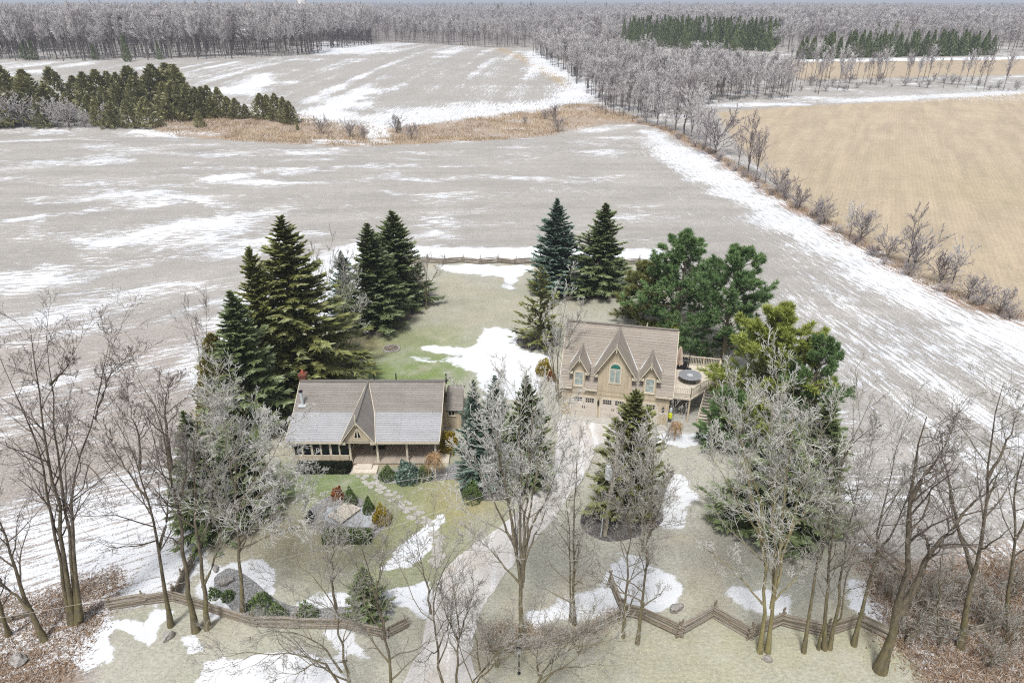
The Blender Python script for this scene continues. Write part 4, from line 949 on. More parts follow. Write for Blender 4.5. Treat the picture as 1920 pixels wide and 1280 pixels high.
def bare_tree(seed, stems, r0, kids=(12, 6, 5, 3), limb=.34, ang=.75, tmin=.3, trop=.10, wander=.13, twig=.009, crown_lv=2, far=False, ratios=(.45, .5, .55), sides=7):
    """stems: list of (points, radius factor) in local coordinates. returns trunk mesh, crown mesh"""
    g = np.random.default_rng(seed); tr = Tubes(); cr = Tubes()
    n0 = 12; SP = []; SR = []; SL = []
    for pts, rf in stems:
        P, L = resample(pts, n0); P[2:] += g.normal(size=P[2:].shape)*.05*np.array([1, 1.6, .2])*min(1, L/8)
        t = np.linspace(0, 1, n0); Rd = r0*.77*rf*(1-.94*t**.72)
        if P[0][2] < .4: Rd[0] *= 1.45; Rd[1] *= 1.08
        SP.append(P); SR.append(Rd); SL.append(L)
    P = np.array(SP); Rd = np.array(SR); L = np.array(SL)
    tr.add(P, Rd, np.tile(np.linspace(0, .35, n0), (len(P), 1)), sides)
    lv = .3
    for k, kd in enumerate(kids):
        if kd == 0: break
        rt = limb if k == 0 else ratios[min(k-1, len(ratios)-1)]
        p, d, ln, rr = spawn(g, P, Rd, L, kd, tmin if k == 0 else .18, ang*(1 if k == 0 else .85), rt, .62 if k == 0 else .6, .9)
        n = (7, 5, 3, 2)[min(k, 3)] if not far else (4, 3, 2, 2)[min(k, 3)]
        P2 = extend(g, p, d, ln, n, wander*(1+.35*k), trop*(1 if k < 2 else .5))
        rr = np.clip(rr, twig*1.2, None); R2 = np.maximum(rr[:, None]*(1-.8*np.linspace(0, 1, n)[None]), twig*(.7 if k else 1.0))
        l0 = lv+.05; l1 = min(1, lv+.28); lev = np.tile(np.linspace(l0, l1, n), (len(P2), 1)); lv += .22
        (tr if k+1 < crown_lv else cr).add(P2, R2, lev, (5, 4, 3, 3)[min(k, 3)] if not far else 3)
        P, Rd, L = P2, R2, ln
    return tr.mesh('trunk'), cr.mesh('crown')

def diamonds(base, d, side, L, W, sag=0.0, bend=.12):
    """leaf shapes: base (m,3) direction d, side vector; 2 triangles each"""
    m = len(base); mid = base+d*(L*.45)[:, None]; up = norm(np.cross(side, d))
    tip = base+d*L[:, None]; tip[:, 2] -= sag*L
    a = mid+side*(W/2)[:, None]-up*(W*bend)[:, None]; b = mid-side*(W/2)[:, None]-up*(W*bend)[:, None]
    V = np.stack([base, a, tip, b], 1).reshape(-1, 3); i = np.arange(m)[:, None]*4
    F = np.concatenate([i+np.array([[0, 1, 2]]), i+np.array([[0, 2, 3]])]); return V, F
def spruce(seed, H, R, per=30, dens=21, droop=.28, up=.30, full=1.0, open_=0.0):
    g = np.random.default_rng(seed); nb = int(H*dens); t = ((np.arange(nb)+g.random(nb))/nb)**1.12; z = H*(.05+.945*t)
    q = z/H; prof = np.clip((1-q)**.82, 0, 1)*np.clip(.72+q*3.5, 0, 1)*(.8+.35*g.random(nb))+.015
    az = np.arange(nb)*2.39996+g.normal(size=nb)*.35; lump = .72+.62*vnoise(np.cos(az)*1.6+seed*3.1+9, np.sin(az)*1.6+z*.42, seed)+np.where(g.random(nb) < .07, .28, 0)-np.where(g.random(nb) < .12, .35, 0); ln = R*prof*lump
    out = np.stack([np.cos(az), np.sin(az), np.zeros(nb)], 1)
    s = (.12+.88*g.random((nb, per))**(.75-.2*open_)); s[:, 0] = 1.0; s[:, 1] = .93
    sl = (-droop*(1-q)+.35*q)[:, None]
    pos = out[:, None]*(ln[:, None]*s)[..., None]; pos[..., 2] = z[:, None]+ln[:, None]*(sl*s+up*s*s*(.6+.4*(1-q)[:, None]))
    sgn = np.where(g.random((nb, per)) < .5, -1, 1); a = sgn*(.35+.85*g.random((nb, per))); a[:, 0] = 0; a[:, 1] *= .4
    ca, sa = np.cos(a), np.sin(a); o = out[:, None]; perp = np.stack([-out[:, 1], out[:, 0], out[:, 2]], 1)[:, None]
    d = o*ca[..., None]+perp*sa[..., None]; d[..., 2] = sl+2*up*s*.8-.12+g.normal(size=(nb, per))*.16; d = norm(d)
    SL = np.clip((.20+.42*(1-s))*ln[:, None]+.16, .22, .95)*(.75+.5*g.random((nb, per)))
    SW = np.clip(SL*.34, .09, .22)*(.9+.6*g.random((nb, per)))*full
    base = pos-d*(SL*.35)[..., None]
    side = norm(np.cross(d, np.array([0, 0, 1.])+g.normal(size=d.shape)*.35))
    V, F = diamonds(base.reshape(-1, 3), d.reshape(-1, 3), side.reshape(-1, 3), SL.reshape(-1), SW.reshape(-1), .06)
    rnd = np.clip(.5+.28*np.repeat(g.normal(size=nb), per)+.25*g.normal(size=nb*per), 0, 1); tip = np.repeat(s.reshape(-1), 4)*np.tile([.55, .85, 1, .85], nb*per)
    crown = mesh_np('crown', V, F, {'rnd': np.repeat(rnd, 4), 'tip': tip})
    tb = Tubes(); zz = np.linspace(0, H*.97, 8); P = np.stack([np.zeros(8), np.zeros(8), zz], 1)[None]; tb.add(P, (H*.016*(1-.93*zz/H)+.012)[None], np.zeros((1, 8)), 7)
    k = np.arange(0, nb, 2); P2 = np.stack([np.stack([np.zeros(len(k)), np.zeros(len(k)), z[k]], 1), pos[k, 1]*.6+np.stack([np.zeros(len(k)), np.zeros(len(k)), z[k]*.4], 1), pos[k, 1]], 1)
    tb.add(P2, np.tile([.035, .022, .01], (len(k), 1)), np.full((len(k), 3), .2), 3)
    return tb.mesh('trunk'), crown
def pine(seed, H, R, nb=72, bare=.04, sub=8, tufts=8, blades=10, tl=.46, tw=.06):
    g = np.random.default_rng(seed); t = (np.arange(nb)+g.random(nb))/nb; z = H*(bare+(1-bare)*t)
    prof = np.sin(np.pi*np.clip(.30+.68*t, 0, 1))**.7*(.5+.75*g.random(nb)); ln = R*prof; az = np.arange(nb)*2.39996+g.normal(size=nb)*.5
    el = .05+.55*t+g.normal(size=nb)*.12
    D = np.stack([np.cos(az)*np.cos(el), np.sin(az)*np.cos(el), np.sin(el)], 1); P0 = np.stack([g.normal(size=nb)*.05, g.normal(size=nb)*.05, z-ln*.12], 1)
    tb = Tubes(); zz = np.linspace(0, H*.96, 8); tb.add(np.stack([.12*np.sin(zz*.6+seed), .1*np.cos(zz*.5), zz], 1)[None], (H*.017*(1-.9*zz/H)+.012)[None], np.zeros((1, 8)), 7)
    P = extend(g, P0, D, ln, 6, .10, .07); Rd = np.tile(np.linspace(.06, .015, 6), (nb, 1)); tb.add(P, Rd, np.full((nb, 6), .15), 4)
    p, d, l2, rr = spawn(g, P, Rd, ln, sub, .28, .75, .42, .6, .8, .45); P2 = extend(g, p, d, np.clip(l2, .3, 2), 4, .12, .10); tb.add(P2, np.tile([.02, .015, .012, .008], (len(P2), 1)), np.full((len(P2), 4), .2), 3)
    m = len(P2); s = g.random((m, tufts))*.75+.25; s[:, 0] = 1; x = s*2.999; i = x.astype(int); f = (x-i)[..., None]; A_ = np.arange(m)[:, None]
    c = (P2[A_, i]*(1-f)+P2[A_, i+1]*f).reshape(-1, 3); T = norm(P2[A_, i+1]-P2[A_, i]).reshape(-1, 3)+np.array([0, 0, .45])
    e = P[:, -1]; c = np.concatenate([c, e]); T = np.concatenate([T, norm(P[:, -1]-P[:, -2])]); k = len(c)
    d = norm(T[:, None]*.8+g.normal(size=(k, blades, 3))*.62); L = tl*(.7+.6*g.random((k, blades))); side = norm(np.cross(d, g.normal(size=d.shape)))
    V, F = diamonds(np.repeat(c, blades, 0), d.reshape(-1, 3), side.reshape(-1, 3), L.reshape(-1), np.full(k*blades, tw)*(.7+.7*g.random(k*blades)))
    lim = np.clip(np.repeat(g.random(nb), sub)*.6+.4*g.random(nb*sub), 0, 1); r1 = np.concatenate([np.repeat(lim, tufts), g.random(nb)])
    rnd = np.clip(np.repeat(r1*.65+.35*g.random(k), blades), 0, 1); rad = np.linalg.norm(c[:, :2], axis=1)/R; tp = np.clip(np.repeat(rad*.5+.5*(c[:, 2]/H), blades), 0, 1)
    return tb.mesh('trunk'), mesh_np('crown', V, F, {'rnd': np.repeat(rnd, 4), 'tip': np.repeat(tp, 4)*np.tile([.5, .9, 1, .9], k*blades)})
def cedar(seed, H, R, n=1500, pw=.75, sz=.34):
    g = np.random.default_rng(seed); t = g.random(n)**1.15; z = H*(.02+.95*t); az = g.random(n)*6.283
    ridge = 1+.16*np.sin(az*5+seed)+.12*np.sin(az*3+z*2.5+seed); r = R*np.clip((1-t)**pw, .03, 1)*np.clip(.6+4*t, 0, 1)*ridge*(.55+.5*g.random(n)**.4)
    p = np.stack([r*np.cos(az), r*np.sin(az), z], 1); d = norm(np.stack([np.cos(az)*.55, np.sin(az)*.55, .55+.5*g.random(n)], 1)+g.normal(size=(n, 3))*.25)
    side = norm(np.cross(d, np.stack([np.cos(az), np.sin(az), .3*g.normal(size=n)], 1)+g.normal(size=(n, 3))*.4)); L = sz*(.7+.7*g.random(n)); V, F = diamonds(p-d*L[:, None]*.4, d, side, L, L*.42)
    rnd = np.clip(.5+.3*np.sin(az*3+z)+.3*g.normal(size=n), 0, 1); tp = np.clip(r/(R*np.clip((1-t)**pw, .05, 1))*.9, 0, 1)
    tb = Tubes(); zz = np.linspace(0, H*.9, 4); tb.add(np.stack([zz*0, zz*0, zz], 1)[None], (H*.018*(1-.9*zz/H)+.01)[None], np.zeros((1, 4)), 5)
    return tb.mesh('trunk'), mesh_np('crown', V, F, {'rnd': np.repeat(rnd, 4), 'tip': np.repeat(tp, 4)*np.tile([.5, .9, 1, .9], n)})
def ball(seed, n, rx, ry, rz, sz, shape='dome', out=.6):
    g = np.random.default_rng(seed); u = norm(g.normal(size=(n, 3))); u[:, 2] = np.abs(u[:, 2]) if shape == 'dome' else u[:, 2]
    lump = 1+.10*np.sin(u[:, 0]*6+seed)+.10*np.sin(u[:, 1]*7+seed*2)+.08*np.sin(u[:, 2]*8)
    k = (lump*(.72+.3*g.random(n)**.5))[:, None]
    if shape == 'box':
        u = (g.random((n, 3))*2-1); ax = g.integers(0, 3, n); u[np.arange(n), ax] = np.sign(u[np.arange(n), ax]); u[:, 2] = np.abs(u[:, 2]); k = (.93+.1*g.random(n))[:, None]
    if shape == 'cone':
        t = g.random(n)**1.3; az = g.random(n)*6.283; rr = (1-t)**.85*np.clip(.8+2*t, 0, 1); u = np.stack([rr*np.cos(az), rr*np.sin(az), t], 1); k = (.86+.16*g.random(n))[:, None]
    p = u*k*np.array([rx, ry, rz]); d = norm(u*out+g.normal(size=(n, 3))*.5+np.array([0, 0, .35])); side = norm(np.cross(d, g.normal(size=(n, 3)))); L = sz*(.7+.6*g.random(n))
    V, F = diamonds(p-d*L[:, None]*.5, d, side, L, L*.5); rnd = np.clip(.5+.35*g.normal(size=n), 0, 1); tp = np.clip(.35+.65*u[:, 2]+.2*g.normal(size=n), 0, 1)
    return mesh_np('foliage', V, F, {'rnd': np.repeat(rnd, 4), 'tip': np.repeat(tp, 4)})
def stems_mesh(seed, n, h, spread, r=.012):
    g = np.random.default_rng(seed); az = g.random(n)*6.283; d = np.stack([np.cos(az)*spread, np.sin(az)*spread, np.ones(n)], 1); tb = Tubes()
    tb.add(extend(g, g.normal(size=(n, 3))*np.array([.08, .08, 0]), d, h*(.6+.5*g.random(n)), 4, .12, .05), np.tile([r*1.5, r*1.2, r, r*.7], (n, 1)), np.tile([.1, .4, .7, 1], (n, 1)), 3); return tb.mesh('stems')
def tree_of(name, label, cat, loc, meshes, mats, rz=0, sc=1.0, group=None, sz=None):
    t = thing(name, label, cat, loc, rz, group); t.scale = (sc, sc, sz or sc)
    for nm, me, mt in zip(('trunk', 'crown'), meshes, mats): link(nm, me, mt, t)
    return t

# ------------------------------------------------------------------ conifers of the yard
CON = {}
def conifer(kind, seed, H0, R0, **k):
    if (kind, seed) not in CON: CON[(kind, seed)] = ({'spruce': spruce, 'pine': pine, 'cedar': cedar}[kind](seed, H0, R0, **k), H0)
    return CON[(kind, seed)]
def yard_conifer(label, base, top, mat, kind='spruce', seed=1, R0=3.6, H0=13, width_px=None, name='spruce_tree', bark='bark', **k):
    b = at(*base); ty = top if not isinstance(top, tuple) else top[1]
    tx = base[0] if not isinstance(top, tuple) else top[0]
    H = at_depth(tx, ty, b[1])[2]
    (tm, cm), h0 = conifer(kind, seed, H0, R0, **k)
    key = (kind, seed, mat)
    if key not in CON:
        c2 = cm if not cm.materials else cm.copy()
        if c2.materials: c2.materials.clear()
        c2.materials.append(M[mat]); CON[key] = c2
    cm = CON[key]
    s_ = H/h0; t = thing(name, label, 'tree', b, R_.uniform(0, 6))
    sx = s_ if width_px is None else (width_px/px_per_m(b))/R0
    t.scale = (sx, sx, s_)
    link('trunk', tm, M['bark'], t); link('crown', cm, None, t); return t
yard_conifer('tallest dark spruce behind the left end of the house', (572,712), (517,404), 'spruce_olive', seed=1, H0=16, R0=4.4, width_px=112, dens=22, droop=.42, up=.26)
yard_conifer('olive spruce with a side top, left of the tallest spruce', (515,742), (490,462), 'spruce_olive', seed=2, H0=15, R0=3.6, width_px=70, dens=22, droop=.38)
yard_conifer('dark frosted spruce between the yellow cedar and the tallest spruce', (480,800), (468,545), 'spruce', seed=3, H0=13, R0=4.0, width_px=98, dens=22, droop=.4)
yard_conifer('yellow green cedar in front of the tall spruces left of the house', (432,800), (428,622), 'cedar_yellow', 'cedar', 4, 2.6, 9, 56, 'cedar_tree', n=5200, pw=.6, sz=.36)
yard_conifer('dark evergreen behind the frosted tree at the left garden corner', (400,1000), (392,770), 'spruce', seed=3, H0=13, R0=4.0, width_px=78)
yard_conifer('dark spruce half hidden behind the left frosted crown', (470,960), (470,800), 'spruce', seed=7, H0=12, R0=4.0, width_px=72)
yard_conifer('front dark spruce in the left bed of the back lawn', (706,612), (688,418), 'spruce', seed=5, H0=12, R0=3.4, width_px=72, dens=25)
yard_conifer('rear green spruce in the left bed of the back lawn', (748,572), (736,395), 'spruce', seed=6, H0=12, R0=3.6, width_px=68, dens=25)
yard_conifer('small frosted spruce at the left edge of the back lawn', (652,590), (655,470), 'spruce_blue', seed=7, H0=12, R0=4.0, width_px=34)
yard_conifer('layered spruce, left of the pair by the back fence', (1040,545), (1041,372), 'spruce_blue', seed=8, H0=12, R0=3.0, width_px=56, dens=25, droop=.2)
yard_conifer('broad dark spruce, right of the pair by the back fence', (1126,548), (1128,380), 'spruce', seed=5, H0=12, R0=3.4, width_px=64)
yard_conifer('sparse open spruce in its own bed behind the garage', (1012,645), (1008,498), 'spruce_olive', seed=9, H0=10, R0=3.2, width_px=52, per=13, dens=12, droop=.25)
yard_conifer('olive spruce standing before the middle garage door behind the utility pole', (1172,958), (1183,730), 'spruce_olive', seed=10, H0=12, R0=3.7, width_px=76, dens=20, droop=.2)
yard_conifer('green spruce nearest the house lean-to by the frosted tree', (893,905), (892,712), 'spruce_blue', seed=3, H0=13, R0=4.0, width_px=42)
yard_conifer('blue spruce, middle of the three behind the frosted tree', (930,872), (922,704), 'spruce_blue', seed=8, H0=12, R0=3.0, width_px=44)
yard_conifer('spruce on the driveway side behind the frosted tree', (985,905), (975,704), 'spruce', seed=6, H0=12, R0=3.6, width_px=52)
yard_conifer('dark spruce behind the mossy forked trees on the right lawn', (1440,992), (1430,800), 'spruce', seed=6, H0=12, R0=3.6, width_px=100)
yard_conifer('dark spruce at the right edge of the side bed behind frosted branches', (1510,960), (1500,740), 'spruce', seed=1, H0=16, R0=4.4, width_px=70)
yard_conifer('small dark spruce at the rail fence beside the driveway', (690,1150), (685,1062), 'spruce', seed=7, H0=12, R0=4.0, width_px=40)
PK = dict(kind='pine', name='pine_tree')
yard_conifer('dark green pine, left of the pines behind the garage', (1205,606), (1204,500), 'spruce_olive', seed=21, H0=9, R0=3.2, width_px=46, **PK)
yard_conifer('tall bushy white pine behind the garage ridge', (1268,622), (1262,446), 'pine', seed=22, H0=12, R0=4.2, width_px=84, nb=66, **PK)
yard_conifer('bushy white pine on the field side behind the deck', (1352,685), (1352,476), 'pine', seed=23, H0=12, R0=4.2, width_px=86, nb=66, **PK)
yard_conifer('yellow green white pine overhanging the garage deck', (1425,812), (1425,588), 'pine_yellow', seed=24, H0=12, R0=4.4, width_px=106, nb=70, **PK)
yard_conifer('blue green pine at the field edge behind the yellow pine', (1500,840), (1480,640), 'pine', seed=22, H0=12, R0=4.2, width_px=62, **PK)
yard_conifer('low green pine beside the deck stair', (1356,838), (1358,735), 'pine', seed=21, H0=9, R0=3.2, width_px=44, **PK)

# ------------------------------------------------------------------ leafless yard and roadside trees
def stem_tree(label, base, stems, r, mat, seed, name='leafless_tree', depth=.9, **k):
    b = at(*base); g = np.random.default_rng(seed+500); out = []
    for st in stems:
        rf = 1.0
        if isinstance(st, dict): rf = st['r']; st = st['p']
        y = b[1]; pts = []; drift = g.uniform(-depth, depth)
        for i, p in enumerate(st):
            pts.append(at_depth(p[0], p[1], y+drift*i/max(1, len(st)-1)*1.6)-b)
        pts[0][2] = max(pts[0][2], -.1) if pts[0][2] > .3 else -.1
        out.append((pts, rf))
    tm, cm = bare_tree(seed, out, r, **k)
    return tree_of(name, label, 'tree', b, (tm, cm), (M[mat], M[mat]))
S = lambda r, *p: dict(r=r, p=list(p))
LT = dict(kids=(12, 6, 5, 2), limb=.30, ang=.72, trop=.09, tmin=.35)
stem_tree('leaning bare tree at the left edge above the leaf litter', (84,1200), [S(1,(84,1200),(45,1127),(20,1033),(-4,965),(-30,880)), S(.6,(52,1140),(20,1105),(-5,1085),(-40,1060))], .25, 'bark', 1, **LT)
stem_tree('bare trunk stub leaning out past the left edge', (16,1190), [S(1,(16,1190),(4,1150),(-10,1100),(-40,1030))], .22, 'bark', 2, **LT)
stem_tree('largest bare tree with several tall stems on the left', (138,1168), [S(1,(138,1168),(123,1060),(110,950),(92,872),(75,780),(67,720),(61,650),(58,615)), S(.8,(132,1168),(105,1000),(78,860),(55,800),(30,730),(2,670)), S(.85,(144,1165),(140,1077),(122,960),(108,872),(105,797),(95,720),(92,660),(85,625)),
   S(.8,(150,1160),(142,1060),(128,930),(138,875),(160,825),(178,785),(192,715),(197,672),(202,640)), S(.45,(178,785),(205,700),(225,680),(250,658)), S(.45,(95,720),(120,695),(138,668))], .27, 'bark', 3, kids=(12, 6, 5, 2), limb=.26, ang=.75, trop=.08, tmin=.3)
stem_tree('forked bare tree behind the rail fence, leftmost of three by the rails', (320,1173), [S(1,(320,1173),(300,1040),(278,937),(262,880),(240,812),(215,785)), S(.7,(298,1030),(312,977),(318,925),(322,860)), S(.6,(262,880),(262,822),(246,772),(240,740)), S(.5,(278,937),(235,880),(190,800))], .22, 'bark', 4, **LT)
stem_tree('tall straight bare tree, middle of three by the left rails', (367,1183), [S(1,(367,1183),(347,1067),(333,943),(317,872),(308,810),(300,767),(285,740),(262,712)), S(.7,(320,880),(318,830),(308,770),(312,730),(332,698)), S(.5,(333,943),(352,880),(350,820))], .27, 'bark', 5, **LT)
stem_tree('bare trunk bending behind the frosted crown, rightmost of three by the left rails', (389,1178), [S(1,(389,1178),(380,1100),(370,1010),(360,930),(365,850),(370,780)), S(.6,(380,1100),(400,1060),(412,1000),(430,940))], .24, 'bark_semi', 6, **LT)
stem_tree('wide frosted tree at the left garden corner with long low branches', (455,1147), [S(1,(455,1147),(450,1043),(443,993),(440,900),(450,820),(470,735)), S(.6,(448,1020),(480,985),(530,955),(590,925)), S(.55,(449,1030),(500,1005),(560,985),(612,965)), S(.6,(444,990),(410,930),(380,860),(368,800)), S(.6,(442,960),(480,900),(520,840),(545,790)), S(.55,(444,980),(400,950),(360,920),(335,870)), S(.5,(441,920),(425,840),(415,770),(410,735)), S(.5,(443,960),(500,920),(560,885))], .2, 'bark_frost', 7, kids=(13, 8, 6, 3), limb=.36, ang=.7, trop=.07, tmin=.25, twig=.0105)
stem_tree('slender bare saplings at the field edge left of the yellow cedar', (388,770), [S(1,(388,770),(384,735),(372,670),(362,600),(345,575)), S(.8,(390,770),(392,700),(388,620),(385,560))], .09, 'bark', 8, kids=(12, 6, 4, 0), limb=.28, ang=.6, trop=.1)
stem_tree('tall many-stemmed frosted tree beside the driveway in the centre', (978,1203), [S(1,(978,1203),(977,1093),(968,1027),(955,960),(945,890),(925,800),(905,750)), S(.75,(978,1100),(975,1000),(976,930),(978,840),(972,760),(965,712)), S(.7,(980,1090),(986,1000),(1000,920),(1020,830),(1040,760)), S(.7,(979,1090),(983,990),(988,900),(995,800),(1000,730)), S(.5,(974,1093),(935,1047),(900,1013),(872,985)), S(.55,(968,1030),(930,950),(900,880),(878,840)), S(.55,(985,1020),(1010,960),(1040,900),(1062,840)), S(.5,(970,1030),(950,930),(935,840),(930,780)), S(.45,(982,1060),(1003,1000),(1030,950),(1070,905))], .23, 'bark_frost', 9, kids=(10, 7, 5, 3), limb=.30, ang=.62, trop=.10, tmin=.3, twig=.0115)
stem_tree('thin double-stemmed bare tree right of the driveway', (1076,1170), [S(1,(1077,1176),(1075,1090),(1075,1010),(1080,910),(1084,850),(1088,790)), S(.7,(1070,1162),(1069,1080),(1068,1010),(1060,930),(1052,870))], .15, 'bark_semi', 10, kids=(20, 5, 4, 2), limb=.22, ang=.95, trop=.06, tmin=.12)
stem_tree('thin bare tree at the zigzag fence, left one of two', (1168,1194), [S(1,(1168,1194),(1178,1060),(1184,980),(1186,900),(1182,835)), S(.5,(1182,1000),(1160,930),(1150,870))], .14, 'bark_semi', 11, kids=(18, 6, 5, 3), limb=.26, ang=.75, trop=.09, tmin=.15, twig=.012)
stem_tree('thin bare tree at the zigzag fence, right one of two', (1195,1206), [S(1,(1195,1206),(1203,1143),(1214,1030),(1222,950),(1225,880),(1228,830)), S(.5,(1216,1010),(1240,940),(1255,880))], .16, 'bark_semi', 12, kids=(18, 6, 5, 3), limb=.27, ang=.75, trop=.09, tmin=.15, twig=.012)
stem_tree('low frosted tree in front of the olive spruce', (1205,1035), [S(1,(1205,1035),(1202,960),(1192,890),(1186,840)), S(.8,(1206,1020),(1215,940),(1222,870),(1226,835)), S(.7,(1206,1000),(1232,950),(1248,900))], .1, 'bark_frost', 13, kids=(10, 7, 5, 2), limb=.4, ang=.6, trop=.08, twig=.012)
stem_tree('mossy forked tree with vase-shaped frosted crown at the zigzag fence', (1430,1222), [S(1,(1425,1222),(1438,1100),(1438,1000),(1420,900),(1385,810),(1345,755)), S(1,(1440,1220),(1452,1100),(1450,1000),(1448,900),(1440,820),(1448,745)), S(.8,(1446,1140),(1462,1040),(1470,940),(1480,840),(1490,715)), S(.75,(1448,1130),(1475,1020),(1500,920),(1530,830),(1550,780)), S(.7,(1436,1060),(1415,960),(1395,870),(1395,760)), S(.5,(1430,1132),(1395,1089),(1369,1062),(1322,1028)), S(.5,(1452,1125),(1480,1095),(1500,1077),(1510,1040)), S(.6,(1440,1030),(1390,950),(1355,890),(1330,850)), S(.6,(1455,1040),(1500,970),(1540,920),(1565,880)), S(.6,(1445,1000),(1462,880),(1468,800))], .2, 'bark_yellow', 14, kids=(10, 7, 5, 3), limb=.30, ang=.62, trop=.10, tmin=.32, twig=.0115)
stem_tree('tall slender leaning tree right of the mossy forked tree', (1507,1222), [S(1,(1507,1222),(1526,1104),(1549,991),(1571,896),(1591,818),(1616,780),(1635,745)), S(.6,(1575,880),(1590,840),(1620,810),(1650,790))], .17, 'bark_semi', 15, **LT)
stem_tree('clump of narrow trunks at the fence, right of the slender leaning tree', (1545,1216), [S(1,(1546,1216),(1552,1085),(1562,1000),(1570,930),(1580,860)), S(.85,(1556,1216),(1580,1055),(1597,957),(1609,897),(1625,840)), S(.6,(1528,1240),(1545,1140),(1562,1040),(1575,960)), S(.6,(1550,1238),(1580,1120),(1600,1030),(1618,960))], .2, 'bark_semi', 16, **LT)
stem_tree('bare tree behind the fence end before the right brush', (1601,1209), [S(1,(1601,1209),(1624,1104),(1646,1036),(1657,954),(1668,880),(1690,800)), S(.6,(1640,1050),(1680,990),(1700,930),(1715,880))], .2, 'bark_semi', 17, **LT)
stem_tree('thick dark leaning trunk splitting in two at the lower right', (1650,1256), [S(1,(1650,1256),(1674,1186),(1692,1130),(1699,1047),(1706,935),(1718,870),(1712,830),(1735,780)), S(.85,(1686,1150),(1725,1085),(1744,1036),(1800,961),(1837,935),(1880,900)), S(.45,(1744,1040),(1738,1010),(1725,995)), S(.5,(1706,940),(1735,890),(1760,860),(1790,800))], .42, 'bark', 18, kids=(12, 6, 5, 2), limb=.30, ang=.8, trop=.05, tmin=.35, sides=10)
stem_tree('tall yellowish forked tree near the right edge', (1800,1213), [S(1,(1800,1213),(1819,1122),(1826,1070),(1841,1010),(1849,935),(1852,850),(1862,780),(1880,715)), S(.7,(1824,1075),(1800,1002),(1785,930),(1772,880),(1765,800)), S(.5,(1850,900),(1890,830),(1915,760))], .28, 'bark_semi', 19, **LT)
stem_tree('bare tree cut by the right edge above the dead brush', (1887,1180), [S(1,(1887,1180),(1894,1085),(1905,1010),(1900,930),(1915,850),(1930,760)), S(.6,(1905,1010),(1940,950),(1970,880))], .2, 'bark_semi', 20, **LT)
stem_tree('thin frosted tree at the edge of the right brush', (1757,1190), [S(1,(1757,1195),(1762,1110),(1768,1030),(1775,960))], .1, 'bark_semi', 31, **LT)
FT = dict(kids=(10, 6, 5, 3), limb=.42, ang=.68, trop=.07, tmin=.2, twig=.008)
stem_tree('frosted roadside tree with long limbs reaching left at the bottom', (662,1330), [S(1,(662,1330),(652,1273),(637,1180),(625,1120),(600,1090),(560,1060)), S(.7,(640,1290),(612,1240),(560,1225),(480,1222),(400,1228)), S(.6,(640,1260),(600,1200),(530,1180),(470,1190)), S(.7,(630,1140),(622,1080),(626,1030),(620,1000)), S(.5,(600,1235),(560,1262),(520,1262))], .17, 'bark_semi', 21, **FT)
stem_tree('straight frosted roadside tree in front of the small dark spruce', (742,1335), [S(1,(742,1335),(735,1270),(717,1170),(700,1090),(685,1040),(672,1000)), S(.6,(722,1190),(705,1120),(710,1060),(730,1030)), S(.5,(728,1240),(690,1190),(665,1150))], .17, 'bark_semi', 22, **FT)
stem_tree('slim bare roadside tree forking at the driveway edge', (836,1330), [S(1,(836,1330),(828,1270),(808,1143),(818,1093),(840,1047),(870,1005)), S(.7,(808,1150),(800,1090),(785,1040),(780,990)), S(.5,(820,1220),(845,1160),(850,1100))], .15, 'bark_semi', 23, **FT)
stem_tree('dense bare roadside tree over the lower driveway', (850,1330), [S(1,(850,1330),(858,1240),(863,1177),(848,1093),(842,1060)), S(.7,(862,1190),(880,1130),(895,1090)), S(.6,(860,1200),(835,1150),(828,1100))], .14, 'bark_semi', 24, kids=(10, 6, 4, 2), limb=.32, ang=.55, trop=.08, twig=.008)
stem_tree('low arching frosted shrub tree left of the lamp post', (872,1320), [S(1,(872,1320),(900,1255),(930,1225),(975,1190),(1010,1160)), S(.8,(885,1290),(930,1240),(960,1225),(1010,1215)), S(.6,(900,1255),(895,1210),(880,1170))], .13, 'bark_semi', 25, **FT)
stem_tree('arching frosted shrub tree right of the lamp post', (998,1320), [S(1,(998,1320),(1010,1265),(1043,1227),(1095,1205),(1160,1200)), S(.8,(1005,1290),(1040,1255),(1090,1245),(1140,1250)), S(.7,(1010,1265),(1005,1220),(1030,1180)), S(.6,(1030,1240),(1080,1190),(1130,1165))], .14, 'bark_semi', 26, **FT)
stem_tree('frosted bush before the leaf bed at the driveway mouth', (930,1250), [S(1,(930,1250),(925,1220),(905,1185)), S(1,(932,1250),(950,1215),(975,1190)), S(1,(931,1250),(938,1200),(945,1160))], .05, 'bark_frost', 27, kids=(6, 5, 3, 0), limb=.5, ang=.7, tmin=.1, twig=.009)
stem_tree('frosted bush along the rails between driveway and zigzag fence', (1085,1225), [S(1,(1085,1225),(1070,1190),(1050,1160)), S(1,(1086,1225),(1100,1180),(1110,1140)), S(1,(1087,1225),(1130,1195),(1165,1170)), S(1,(1086,1225),(1085,1180),(1075,1150))], .05, 'bark_frost', 28, kids=(6, 5, 3, 0), limb=.5, ang=.7, tmin=.1, twig=.009)
stem_tree('small ornamental bare tree standing alone on the back lawn', (799,580), [S(1,(799,580),(799,556),(795,530),(780,500),(772,480)), S(.8,(799,556),(806,530),(822,505),(835,492)), S(.7,(799,550),(800,520),(803,485)), S(.6,(799,556),(785,535),(770,515))], .15, 'bark_semi', 32, kids=(9, 6, 4, 0), limb=.42, ang=.6, trop=.08, twig=.012)
